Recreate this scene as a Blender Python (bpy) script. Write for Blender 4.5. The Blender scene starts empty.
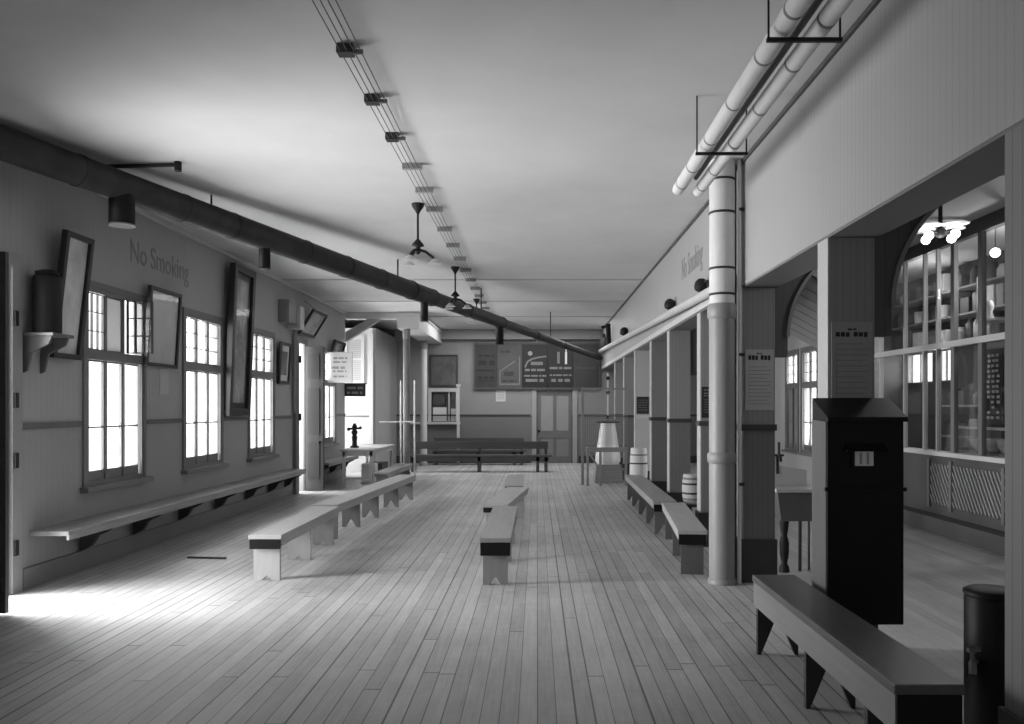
import bpy, bmesh, math, random
from mathutils import Vector, Matrix
random.seed(7)
S = bpy.context.scene
COL = S.collection
PI = math.pi
H = 4.1            # ceiling height
XL, XR, XH = -4.8, 2.0, 5.6   # left wall, post line, far wall of the side hall
YB = 24.7          # back wall

# ------------------------------------------------------------------ materials
def _nodes(name):
    m = bpy.data.materials.new(name); m.use_nodes = True
    nt = m.node_tree; nt.nodes.clear()
    out = nt.nodes.new('ShaderNodeOutputMaterial')
    b = nt.nodes.new('ShaderNodeBsdfPrincipled')
    nt.links.new(b.outputs[0], out.inputs[0])
    return m, nt, b, out

def nd(nt, typ, **kw):
    n = nt.nodes.new(typ)
    for k, v in kw.items():
        if k.startswith('i_'): n.inputs[int(k[2:])].default_value = v
        else: setattr(n, k, v)
    return n

def mth(nt, op, a, b=None, c=None):
    n = nt.nodes.new('ShaderNodeMath'); n.operation = op
    for i, x in enumerate((a, b, c)):
        if x is None: continue
        if isinstance(x, (int, float)): n.inputs[i].default_value = x
        else: nt.links.new(x, n.inputs[i])
    return n.outputs[0]

def noise(nt, vec, scale, detail=4, rough=.6, stretch=(1, 1, 1)):
    mp = nt.nodes.new('ShaderNodeMapping'); mp.inputs['Scale'].default_value = stretch
    nt.links.new(vec, mp.inputs[0])
    n = nt.nodes.new('ShaderNodeTexNoise'); n.inputs['Scale'].default_value = scale
    n.inputs['Detail'].default_value = detail; n.inputs['Roughness'].default_value = rough
    nt.links.new(mp.outputs[0], n.inputs['Vector'])
    return n.outputs['Fac']

def grey(nt, val, b):
    cc = nt.nodes.new('ShaderNodeCombineColor')
    for i in range(3): nt.links.new(val, cc.inputs[i])
    nt.links.new(cc.outputs[0], b.inputs['Base Color'])

def mat(name, v, rough=.6, var=.2, scale=3., stretch=(1, 1, 1), metal=0., bump=0., spec=.4,
        beads=None, pitch=.06, lines=.35, dado=None, big=0., bigscale=.5):
    """grey painted / wooden / metal surface; beads = axis of matchboard grooves; dado = (height, value below)"""
    m, nt, b, out = _nodes(name)
    tc = nt.nodes.new('ShaderNodeTexCoord'); P = tc.outputs['Object']
    n = noise(nt, P, scale, stretch=stretch)
    f = mth(nt, 'ADD', mth(nt, 'MULTIPLY', mth(nt, 'SUBTRACT', n, .5), 2*var), 1.)
    if big:
        n2 = noise(nt, P, bigscale, 3, .5)
        f = mth(nt, 'MULTIPLY', f, mth(nt, 'ADD', mth(nt, 'MULTIPLY', mth(nt, 'SUBTRACT', n2, .5), 2*big), 1.))
    base = v
    sep = nt.nodes.new('ShaderNodeSeparateXYZ'); nt.links.new(P, sep.inputs[0])
    if dado:
        lo = mth(nt, 'LESS_THAN', sep.outputs[2], dado[0])
        base = mth(nt, 'ADD', v, mth(nt, 'MULTIPLY', lo, dado[1]-v))
    val = mth(nt, 'MULTIPLY', f, base)
    if beads is not None:
        fr = mth(nt, 'FRACT', mth(nt, 'DIVIDE', sep.outputs[beads], pitch))
        g = mth(nt, 'LESS_THAN', fr, .14)
        val = mth(nt, 'MULTIPLY', val, mth(nt, 'SUBTRACT', 1., mth(nt, 'MULTIPLY', g, lines)))
    grey(nt, val, b)
    b.inputs['Roughness'].default_value = rough; b.inputs['Metallic'].default_value = metal
    b.inputs['Specular IOR Level'].default_value = spec
    if bump:
        bp = nt.nodes.new('ShaderNodeBump'); bp.inputs['Strength'].default_value = bump; bp.inputs['Distance'].default_value = .01
        nt.links.new(n, bp.inputs['Height']); nt.links.new(bp.outputs[0], b.inputs['Normal'])
    return m

def floor_mat():
    m, nt, b, out = _nodes('floor_boards')
    tc = nt.nodes.new('ShaderNodeTexCoord'); P = tc.outputs['Object']
    sep = nt.nodes.new('ShaderNodeSeparateXYZ'); nt.links.new(P, sep.inputs[0])
    u = mth(nt, 'DIVIDE', sep.outputs[0], .105)
    idx = mth(nt, 'FLOOR', u); fr = mth(nt, 'FRACT', u)
    wn = nt.nodes.new('ShaderNodeTexWhiteNoise'); wn.noise_dimensions = '1D'; nt.links.new(idx, wn.inputs['W'])
    r = wn.outputs['Value']
    gapw = mth(nt, 'ADD', mth(nt, 'MULTIPLY', mth(nt, 'POWER', r, 3.), .10), .045)
    edge = mth(nt, 'LESS_THAN', fr, gapw)
    yy = mth(nt, 'ADD', mth(nt, 'DIVIDE', sep.outputs[1], 4.2), mth(nt, 'MULTIPLY', r, 7.3))
    seg = mth(nt, 'FLOOR', yy)
    end = mth(nt, 'LESS_THAN', mth(nt, 'FRACT', yy), .003)
    wn2 = nt.nodes.new('ShaderNodeTexWhiteNoise'); wn2.noise_dimensions = '2D'
    cb = nt.nodes.new('ShaderNodeCombineXYZ'); nt.links.new(idx, cb.inputs[0]); nt.links.new(seg, cb.inputs[1])
    nt.links.new(cb.outputs[0], wn2.inputs['Vector'])
    n1 = noise(nt, P, 6., 5, .65, (6, .35, 1)); n2 = noise(nt, P, .55, 4, .6); n3 = noise(nt, P, 9., 6, .7)
    t = mth(nt, 'ADD', .74, mth(nt, 'MULTIPLY', wn2.outputs['Value'], .2))
    t = mth(nt, 'ADD', t, mth(nt, 'MULTIPLY', mth(nt, 'SUBTRACT', n1, .5), .5))
    t = mth(nt, 'ADD', t, mth(nt, 'MULTIPLY', mth(nt, 'SUBTRACT', n2, .5), .8))
    t = mth(nt, 'ADD', t, mth(nt, 'MULTIPLY', mth(nt, 'SUBTRACT', n3, .5), .25))
    dark = mth(nt, 'SUBTRACT', 1., mth(nt, 'MULTIPLY', mth(nt, 'MAXIMUM', edge, end), mth(nt, 'SUBTRACT', .68, mth(nt, 'MULTIPLY', mth(nt, 'GREATER_THAN', sep.outputs[0], 2.15), .5))))
    val = mth(nt, 'MULTIPLY', mth(nt, 'MULTIPLY', t, dark), FLOOR_V)
    grey(nt, val, b)
    b.inputs['Roughness'].default_value = .5; b.inputs['Specular IOR Level'].default_value = .35
    bp = nt.nodes.new('ShaderNodeBump'); bp.inputs['Strength'].default_value = .25; bp.inputs['Distance'].default_value = .004
    nt.links.new(dark, bp.inputs['Height']); nt.links.new(bp.outputs[0], b.inputs['Normal'])
    return m

def glass_mat(name, tint=.95, gloss=.07):
    m = bpy.data.materials.new(name); m.use_nodes = True
    nt = m.node_tree; nt.nodes.clear()
    out = nt.nodes.new('ShaderNodeOutputMaterial'); mx = nt.nodes.new('ShaderNodeMixShader')
    tr = nt.nodes.new('ShaderNodeBsdfTransparent'); tr.inputs[0].default_value = (tint, tint, tint, 1)
    gl = nt.nodes.new('ShaderNodeBsdfGlossy'); gl.inputs['Roughness'].default_value = .03
    mx.inputs[0].default_value = gloss
    nt.links.new(tr.outputs[0], mx.inputs[1]); nt.links.new(gl.outputs[0], mx.inputs[2]); nt.links.new(mx.outputs[0], out.inputs[0])
    return m

def emis(name, s, v=1.):
    m, nt, b, out = _nodes(name)
    b.inputs['Base Color'].default_value = (v, v, v, 1)
    b.inputs['Emission Color'].default_value = (1, 1, 1, 1); b.inputs['Emission Strength'].default_value = s
    return m

def picture_mat(name, lo, hi, scale=3.):
    m, nt, b, out = _nodes(name)
    tc = nt.nodes.new('ShaderNodeTexCoord'); P = tc.outputs['Object']
    n = noise(nt, P, scale, 6, .7, (1, 1, .6))
    r = nt.nodes.new('ShaderNodeMapRange'); nt.links.new(n, r.inputs[0])
    r.inputs[1].default_value = .3; r.inputs[2].default_value = .7; r.inputs[3].default_value = lo; r.inputs[4].default_value = hi
    grey(nt, r.outputs[0], b); b.inputs['Roughness'].default_value = .25
    return m

FLOOR_V = .5
M_floor = floor_mat()
M_ceil = mat('ceiling_paint', .62, .8, .06, 2.5, big=.22, bigscale=.42)
M_wall = mat('left_wall_boards', .36, .6, .08, 1.5, beads=1, pitch=.09, lines=.07, dado=(1.53, .30))
M_back = mat('back_wall_boards', .27, .6, .08, 1.5, beads=0, pitch=.09, lines=.06, dado=(1.47, .17))
M_rw = mat('upper_wall_beadboard', .35, .55, .06, 1.2, beads=1, pitch=.062, lines=.12, big=.1)
M_post = mat('post_beadboard', .27, .5, .08, 2., beads=0, pitch=.05, lines=.18, dado=(1.5, .17))
M_posta = mat('near_post_boards', .2, .5, .08, 2., beads=1, pitch=.07, lines=.25)
M_postlit = mat('post_lit_beadboard', .62, .5, .06, 2., beads=0, pitch=.05, lines=.12)  # boards whitened to paint in the bright light on one post
M_edge = mat('pale_corner_bead', .45, .5, .1, 4.)
M_dkpaint = mat('dark_paint', .05, .5, .2, 3.)
M_rail = mat('dado_rail_paint', .12, .5, .15, 3.)
M_plinth = mat('plinth_paint', .045, .5, .2, 3.)
M_hall = mat('hall_wall_boards', .42, .6, .08, 1.5, beads=1, pitch=.09, lines=.08)
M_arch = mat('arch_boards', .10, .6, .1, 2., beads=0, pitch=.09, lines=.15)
M_trim = mat('trim_paint', .55, .5, .1, 2.)
M_frame = mat('window_frame_paint', .24, .5, .12, 4.)
M_winf = mat('window_casing_paint', .17, .5, .12, 4.)
M_sash = mat('sash_paint', .16, .5, .12, 4.)
M_dsash = mat('open_sash_paint', .05, .5, .12, 4.)
M_glass = glass_mat('window_glass')
M_shopglass = glass_mat('shop_glass', .9, .10)
def refl_grey_mat():
    m = bpy.data.materials.new('sash_reflection_grey'); m.use_nodes = True
    nt = m.node_tree; nt.nodes.clear()
    out = nt.nodes.new('ShaderNodeOutputMaterial'); mx = nt.nodes.new('ShaderNodeMixShader')
    tl = nt.nodes.new('ShaderNodeBsdfTranslucent'); tl.inputs[0].default_value = (.22, .22, .22, 1)
    df = nt.nodes.new('ShaderNodeBsdfDiffuse'); df.inputs[0].default_value = (.4, .4, .4, 1)
    mx.inputs[0].default_value = .7
    nt.links.new(tl.outputs[0], mx.inputs[2]); nt.links.new(df.outputs[0], mx.inputs[1]); nt.links.new(mx.outputs[0], out.inputs[0])
    return m
M_reflgrey = refl_grey_mat()  # grey stands in for reflection on the glass of an open sash
M_board = mat('boarded_pane', .26, .6, .1, 2.)
M_dglaze = glass_mat('picture_glass', .97, .025)
M_bench = mat('worn_bench_wood', .40, .5, .25, 5., (5, .4, 5), bump=.1)
M_benchleg = mat('bench_leg_wood', .40, .6, .2, 4., (3, 3, .6))
M_bench2 = mat('mid_bench_wood', .29, .5, .25, 5., (5, .4, 5), bump=.1)
M_bench2leg = mat('mid_bench_leg', .24, .6, .2, 4., (3, 3, .6))
M_rleg = mat('right_bench_leg', .13, .6, .2, 4., (3, 3, .6))
M_benchlitap = mat('lit_bench_apron', .2, .5, .2, 5., (5, .4, 5))  # same wood as the seat, lightened for window light on the aprons
M_benchdk = mat('dark_bench_wood', .085, .4, .3, 5., (5, .4, 5))
M_benchdkleg = mat('dark_bench_leg', .035, .6, .2, 4.)
M_benchblk = mat('blackened_bench', .07, .5, .25, 4., (.4, 5, 5))
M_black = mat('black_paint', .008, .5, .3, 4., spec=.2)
M_litside = mat('lit_box_side', .10, .5, .3, 4., (3, 3, .5))  # black box side lightened to paint in the window light
M_iron = mat('cast_iron', .02, .6, .3, 6., metal=.1, spec=.25)
M_duct = mat('rusted_duct_iron', .04, .55, .6, 5., (1, 1, 1), metal=.15, spec=.3, big=.4, bigscale=1.6)
M_lag = mat('white_pipe_lagging', .66, .6, .12, 6., bump=.1)
M_pipe = mat('grey_painted_pipe', .27, .45, .18, 4., (3, 3, .6))
M_dpipe = mat('dark_small_pipe', .08, .5, .2, 5.)
M_band = mat('dark_pipe_band', .03, .5, .2, 5.)
M_picf = mat('dark_picture_frame', .025, .4, .2, 6.)
M_cleat = mat('pale_cleat', .33, .7, .1, 4.)
M_paper = mat('white_paper', .60, .8, .08, 5.)
M_paperd = mat('greyed_paper', .33, .8, .1, 5.)
M_paperm = mat('mid_paper', .46, .8, .1, 5.)
M_ink = mat('printing_ink', .03, .8, .1, 5.)
M_inkf = mat('faded_printing', .2, .8, .1, 5.)
M_fade = mat('faded_wall_lettering', .24, .7, .25, 9.)
M_fade2 = mat('faded_wall_lettering_pale', .23, .7, .25, 9.)
M_chalk = mat('white_sign_paint', .7, .7, .1, 5.)
M_signg = mat('grey_sign_paint', .2, .7, .25, 5.)
M_signd = mat('dark_sign_board', .045, .6, .3, 5.)
M_signm = mat('mid_sign_board', .085, .6, .25, 4.)
M_signb = mat('black_sign_board', .02, .5, .2, 5.)
M_white = mat('white_paint', .74, .5, .06, 3.)
M_stone = mat('white_stoneware', .72, .35, .05, 4.)
M_oak = mat('keg_staves', .46, .6, .2, 5., (5, 5, .5), beads=None)
M_table = mat('table_wood', .48, .5, .2, 5., (4, .5, 4))
M_grate = mat('shop_base_paint', .08, .5, .2, 3.)
M_sinkm = mat('zinc_sink', .1, .45, .2, 4., metal=.2)
M_copper = mat('dull_metal', .2, .4, .2, 5., metal=.7)
M_goods = [mat('goods_%s' % w, v, .5, .3, 9.) for w, v in (('dark', .03), ('mid', .12), ('grey', .28), ('pale', .55), ('dull', .07))]
M_bulb = emis('lit_bulb', 5.)
M_bulbs = emis('lit_small_bulb', 10.)
M_shade = emis('lit_milk_glass_shade', .3, .5)
M_shadeoff = mat('milk_glass_shade', .6, .3, .05, 5.)
M_ground = mat('yard_ground', .9, .9, .2, 2.)
M_wire = mat('wire_insulation', .1, .6, .1, 5.)

# ------------------------------------------------------------------ mesh helpers
class MB:
    def __init__(s): s.bm = bmesh.new(); s.k = 0
    def box(s, x0, x1, y0, y1, z0, z1):
        e = .00025*(s.k % 6); s.k += 1          # keeps touching boxes from sharing a face plane
        x0 += e; x1 -= e; y0 += e; y1 -= e; z0 += e; z1 -= e
        v = [s.bm.verts.new(p) for p in ((x0,y0,z0),(x1,y0,z0),(x1,y1,z0),(x0,y1,z0),(x0,y0,z1),(x1,y0,z1),(x1,y1,z1),(x0,y1,z1))]
        for f in ((3,2,1,0),(4,5,6,7),(0,1,5,4),(1,2,6,5),(2,3,7,6),(3,0,4,7)): s.bm.faces.new([v[i] for i in f])
        return s
    def beam(s, a, b, w, h, up=(0, 0, 1)):
        """rectangular bar from a to b"""
        a, b = Vector(a), Vector(b); d = (b-a).normalized(); u = Vector(up)
        r = d.cross(u)
        if r.length < 1e-4: r = d.cross(Vector((0, 1, 0)))
        r.normalize(); u = r.cross(d).normalized()
        v = []
        for p in (a, b):
            for i, j in ((-1,-1),(1,-1),(1,1),(-1,1)): v.append(s.bm.verts.new(p + r*(i*w/2) + u*(j*h/2)))
        for f in ((3,2,1,0),(4,5,6,7),(0,1,5,4),(1,2,6,5),(2,3,7,6),(3,0,4,7)): s.bm.faces.new([v[i] for i in f])
        return s
    def tube(s, pts, r, seg=16, cap=True):
        pts = [Vector(p) for p in pts]; rs = r if isinstance(r, (list, tuple)) else [r]*len(pts)
        rings = []
        ref = None
        for i, p in enumerate(pts):
            d = (pts[min(i+1, len(pts)-1)] - pts[max(i-1, 0)]).normalized()
            if ref is None:
                ref = d.cross(Vector((0, 0, 1)))
                if ref.length < 1e-3: ref = Vector((1, 0, 0))
            u = (ref - d*ref.dot(d)).normalized(); w = d.cross(u); ref = u
            rings.append([(p + (u*math.cos(2*PI*k/seg) + w*math.sin(2*PI*k/seg))*rs[i]) for k in range(seg)])
        vr = [[s.bm.verts.new(c) for c in R] for R in rings]
        for a, b in zip(vr, vr[1:]):
            for k in range(seg):
                f = s.bm.faces.new((a[k], a[(k+1) % seg], b[(k+1) % seg], b[k])); f.smooth = True
        if cap:
            s.bm.faces.new([s.bm.verts.new(c) for c in reversed(rings[0])]); s.bm.faces.new([s.bm.verts.new(c) for c in rings[-1]])
        return s
    def lathe(s, prof, c=(0, 0, 0), seg=24, axis='z'):
        c = Vector(c); vr = []
        for r, z in prof:
            row = []
            for k in range(seg):
                a = 2*PI*k/seg
                p = (r*math.cos(a), r*math.sin(a), z)
                if axis == 'y': p = (p[0], p[2], p[1])
                if axis == 'x': p = (p[2], p[0], p[1])
                row.append(s.bm.verts.new(c + Vector(p)))
            vr.append(row)
        for i, (a, b) in enumerate(zip(vr, vr[1:])):
            flat = abs(prof[i][1]-prof[i+1][1]) < 1e-6
            for k in range(seg):
                f = s.bm.faces.new((a[k], a[(k+1) % seg], b[(k+1) % seg], b[k])); f.smooth = not flat
        for row, fl in ((vr[0], True), (vr[-1], False)):
            vs = [s.bm.verts.new(v.co) for v in row]
            s.bm.faces.new(list(reversed(vs)) if fl else vs)
        return s
    def prism(s, poly, axis, a, b):
        """poly = 2D points; axis y: (x,z), axis x: (y,z), axis z: (x,y)"""
        def P(p, t): return {'y': (p[0], t, p[1]), 'x': (t, p[0], p[1]), 'z': (p[0], p[1], t)}[axis]
        A = [s.bm.verts.new(P(p, a)) for p in poly]; B = [s.bm.verts.new(P(p, b)) for p in poly]
        s.bm.faces.new(A); s.bm.faces.new(list(reversed(B)))
        n = len(poly)
        for i in range(n): s.bm.faces.new((A[(i+1) % n], A[i], B[i], B[(i+1) % n]))
        return s
    def sphere(s, c, r, sz=1., seg=16):
        prof = [(max(r*math.sin(t), 1e-4), -r*sz*math.cos(t)) for t in [PI*i/10 for i in range(11)]]
        return s.lathe(prof, c, seg)
    def ring(s, c, R, r, axis='z', seg=20, a0=0, a1=2*PI):
        pts = []
        n = seg
        for i in range(n+1):
            a = a0+(a1-a0)*i/n
            p = {'z': (R*math.cos(a), R*math.sin(a), 0), 'y': (R*math.cos(a), 0, R*math.sin(a)), 'x': (0, R*math.cos(a), R*math.sin(a))}[axis]
            pts.append(Vector(c)+Vector(p))
        return s.tube(pts, r, 8)
    def rect(s, O, R, U, N, u0, u1, v0, v1, t):
        """thin slab on the plane through O with right R, up U, normal N"""
        O, R, U, N = Vector(O), Vector(R), Vector(U), Vector(N)
        v = [s.bm.verts.new(O + R*u + U*w + N*k) for k in (0, t) for u, w in ((u0, v0), (u1, v0), (u1, v1), (u0, v1))]
        for f in ((3,2,1,0),(4,5,6,7),(0,1,5,4),(1,2,6,5),(2,3,7,6),(3,0,4,7)): s.bm.faces.new([v[i] for i in f])
        return s

def obj(name, mb, m, parent=None, bevel=0., local=False):
    bm = mb.bm
    bmesh.ops.recalc_face_normals(bm, faces=bm.faces)
    me = bpy.data.meshes.new(name); bm.to_mesh(me); bm.free()
    me.materials.append(m)
    o = bpy.data.objects.new(name, me); COL.objects.link(o)
    if parent is not None:
        o.parent = parent
        if not local:
            off = Vector(parent.location); p = parent.parent
            while p is not None: off += Vector(p.location); p = p.parent
            me.transform(Matrix.Translation(-off))
    if bevel:
        b = o.modifiers.new('bevel', 'BEVEL'); b.width = bevel; b.segments = 2; b.limit_method = 'ANGLE'
    return o

def tag(o, label, cat, group=None):
    o['label'] = label; o['category'] = cat
    if group: o['group'] = group
    return o
def thing(name, label, cat, loc=(0, 0, 0), rz=0, group=None):
    o = bpy.data.objects.new(name, None); o.empty_display_size = .1; COL.objects.link(o)
    o.location = loc; o.rotation_euler = (0, 0, rz)
    return tag(o, label, cat, group)
def base(o, loc):
    """move a single-mesh thing's origin to loc"""
    o.data.transform(Matrix.Translation(-Vector(loc))); o.location = loc; return o
def struct(name, mb, m, bevel=0.):
    o = obj(name, mb, m, None, bevel); o['kind'] = 'structure'; return o
def structroot(name, loc):
    o = bpy.data.objects.new(name, None); o.empty_display_size = .1; COL.objects.link(o); o.location = loc; o['kind'] = 'structure'; return o
def dup(root, loc, rz, label=None, group=None):
    r = root.copy(); COL.objects.link(r); r.location = loc; r.rotation_euler = (0, 0, rz)
    if label: r['label'] = label
    if group: r['group'] = group
    for ch in list(root.children):
        c = ch.copy(); COL.objects.link(c); c.parent = r
        for g in list(ch.children):
            d = g.copy(); COL.objects.link(d); d.parent = c
    return r

def wall_holes(mb, ax, t0, t1, a, b, z0, z1, holes):
    """wall slab with rectangular holes; ax 'y' = wall runs along Y (t = X range), 'x' = runs along X (t = Y range)"""
    cuts = sorted({a, b} | {h[0] for h in holes} | {h[1] for h in holes})
    for p, q in zip(cuts, cuts[1:]):
        segs = [(z0, z1)]
        for h in holes:
            if h[0] <= p + 1e-6 and h[1] >= q - 1e-6:
                new = []
                for s0, s1 in segs:
                    if h[2] > s0: new.append((s0, min(h[2], s1)))
                    if h[3] < s1: new.append((max(h[3], s0), s1))
                segs = new
        for s0, s1 in segs:
            if s1-s0 > 1e-4:
                if ax == 'y': mb.box(t0, t1, p, q, s0, s1)
                else: mb.box(p, q, t0, t1, s0, s1)
    return mb

def text(name, s, O, R, U, N, size, m, parent, cond=1., t=.002):
    cu = bpy.data.curves.new(name, 'FONT'); cu.body = s; cu.size = size; cu.extrude = t
    to = bpy.data.objects.new(name, cu); COL.objects.link(to)
    dg = bpy.context.evaluated_depsgraph_get(); dg.update()
    me = bpy.data.meshes.new_from_object(to.evaluated_get(dg))
    bpy.data.objects.remove(to); bpy.data.curves.remove(cu)
    R, U, N = Vector(R)*cond, Vector(U), Vector(N)
    off = Vector(O)
    p = parent
    while p is not None: off -= Vector(p.location); p = p.parent
    me.transform(Matrix(((R.x, U.x, N.x, off.x), (R.y, U.y, N.y, off.y), (R.z, U.z, N.z, off.z), (0, 0, 0, 1))))
    me.materials.clear(); me.materials.append(m); me.name = name
    o = bpy.data.objects.new(name, me); COL.objects.link(o); o.parent = parent
    return o

def print_lines(mb, O, R, U, N, w, lines, rng, t=.0015, lift=.002):
    """rows of word-like bars: lines = (centre height, bar height, u0, u1)"""
    O2 = Vector(O) + Vector(N)*lift
    for v, h, u0, u1 in lines:
        u = u0
        while u < u1 - h*.4:
            L = min(h*rng.uniform(1.2, 4.2), u1-u)
            mb.rect(O2, R, U, N, u, u+L, v-h/2, v+h/2, t)
            u += L + h*rng.uniform(.45, .9)
    if len(lines) > 4:      # hairline joining the rows of bars
        vs = [l[0] for l in lines]; u = min(l[2] for l in lines)
        mb.rect(O2, R, U, N, u-.001, u+.0008, min(vs), max(vs), t)
    return mb

X_, Y_, Z_ = Vector((1, 0, 0)), Vector((0, 1, 0)), Vector((0, 0, 1))

# ------------------------------------------------------------------ camera
cam = bpy.data.cameras.new('camera'); co = bpy.data.objects.new('camera', cam); COL.objects.link(co)
co.location = (0, 0, 1.7); co.rotation_euler = (PI/2, 0, 0)
cam.sensor_width = 36; cam.lens = 800/1024*36
cam.shift_x = (512-537)/1024; cam.shift_y = (408-362)/1024
cam.clip_start = .05; cam.clip_end = 300
S.camera = co

# ------------------------------------------------------------------ room shell
WZ0, WZ1 = .86, 3.0
LW = [(8.5, 9.74), (10.88, 12.15), (13.33, 14.55), (17.75, 19.0)]
HW = [(15.6, 16.9), (17.15, 17.95)]
DN = (6.57, 7.28, 0, 3.0)          # near left doorway
DF = (15.92, 16.42, 0, 3.0)        # far left doorway
struct('floor', MB().box(-6.6, 7.4, -3.2, YB+.2, -.1, 0), M_floor)
struct('ceiling', MB().box(-6.6, 7.4, -3.2, YB+.2, H, H+.12), M_ceil)
wl = struct('wall_left', wall_holes(MB(), 'y', XL-.18, XL, -3.0, 20.0, 0, H, [DN, DF] + [(a, b, WZ0, WZ1) for a, b in LW]), M_wall)
struct('wall_back', wall_holes(MB(), 'x', YB, YB+.2, -6.6, 7.4, 0, H, [(0.0, 1.08, 0, 2.25), (-3.3, -2.46, 1.3, 2.22)]), M_back)
struct('wall_front', MB().box(-6.6, 7.4, -3.2, -3.0, 0, H), M_back)
struct('wall_hall_side', wall_holes(wall_holes(MB(), 'y', XH, XH+.18, 13.5, YB, 0, H, [(a, b, .77, 2.9) for a, b in HW]), 'y', XH, XH+.18, -3., 7.3, 0, H, []), M_hall)
# the recess beyond the left wall: outer wall with a window, screen wall of the corner office
AW = (20.35, 21.3)
struct('wall_recess', wall_holes(MB(), 'y', -6.6, -6.4, 20.0, YB, 0, H, [(AW[0], AW[1], .9, 3.0)]), M_hall)
struct('wall_recess_end', MB().box(-6.6, XL-.18, 19.8, 20.0, 0, H), M_hall)
mb = MB()
mb.box(-6.4, -4.42, 21.5, 21.6, 0, 3.85)
struct('wall_office_front', mb, M_white)
struct('wall_office_side', MB().box(-4.42, -4.34, 21.5, YB, 0, 3.85), mat('office_side_boards', .4, .6, .1, 2., beads=1, pitch=.1, lines=.2))
# upper right wall over the posts
wr = struct('wall_right', MB().box(XR, XR+.32, -3.0, YB, 2.89, H), M_rw)
struct('trim_1', MB().box(XR-.02, XR, 7.95, YB, 2.89, 2.97), M_trim)
struct('trim_9', MB().box(XR+.004, XR+.34, -3., YB-.01, 2.872, 2.89), mat('dark_soffit', .16, .6, .1, 2.))  # darker slab over the underside of the upper wall
struct('trim_2', MB().box(XR-.025, XR, -3., YB, H-.035, H), M_dpipe)
# trims and rails
mb = MB()
cuts = [(-3.0, 6.4), (7.44, 8.42), (9.82, 10.8), (12.23, 13.25), (14.63, 15.6), (16.5, 17.67), (19.08, 20.0)]
for a, b in cuts: mb.box(XL, XL+.02, a, b, 1.5, 1.56)
struct('trim_3', mb, M_rail)
struct('trim_4', MB().box(-4.34, -.2, YB-.02, YB, 1.45, 1.5).box(1.28, 5.6, YB-.02, YB, 1.45, 1.5), M_dkpaint)
mb = MB()
for a, b in [(-3.0, 6.4), (7.44, 15.6), (16.5, 20.0)]: mb.box(XL, XL+.025, a, b, 0, .2)
struct('baseboard_left', mb, mat('base_paint', .2, .5, .2, 3.))
struct('baseboard_back', MB().box(-4.34, -.2, YB-.025, YB, 0, .22).box(1.28, 5.6, YB-.025, YB, 0, .22), M_dkpaint)
mb = MB()
for y in (14.9, 17.9, 20.9): mb.box(XL, XR, y, y+.06, H-.018, H)
struct('trim_5', mb, mat('ceiling_batten', .5, .7, .1, 2.))
struct('trim_6', MB().box(-4.34, XR, YB-.3, YB, H-.3, H), mat('end_beam', .26, .6, .15, 2.))
struct('trim_7', MB().box(XL, XL+.05, -3, 20., H-.06, H), M_trim)

# longitudinal beam and cross beam in the far left corner
bm_ = structroot('trim_8', (-3.2, 20, 0))
obj('beam', MB().box(-3.48, -2.93, 19.9, YB, 3.68, H), M_trim, bm_)
obj('cross_beam', MB().box(XL, -3.48, 20.0, 20.25, 3.93, H), M_trim, bm_)
obj('cornice', MB().box(-3.5, -2.91, 19.87, 19.9, 4.0, 4.06).box(-2.93, -2.9, 19.9, YB, 4.0, 4.06), M_trim, bm_)
obj('brace', MB().prism([(XL, 3.35), (XL, 3.6), (-4.12, 4.0), (-3.98, 4.0), (-3.98, 3.88)], 'y', 20.02, 20.2), mat('brace_wood', .36, .6, .15, 3.), bm_)

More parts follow.
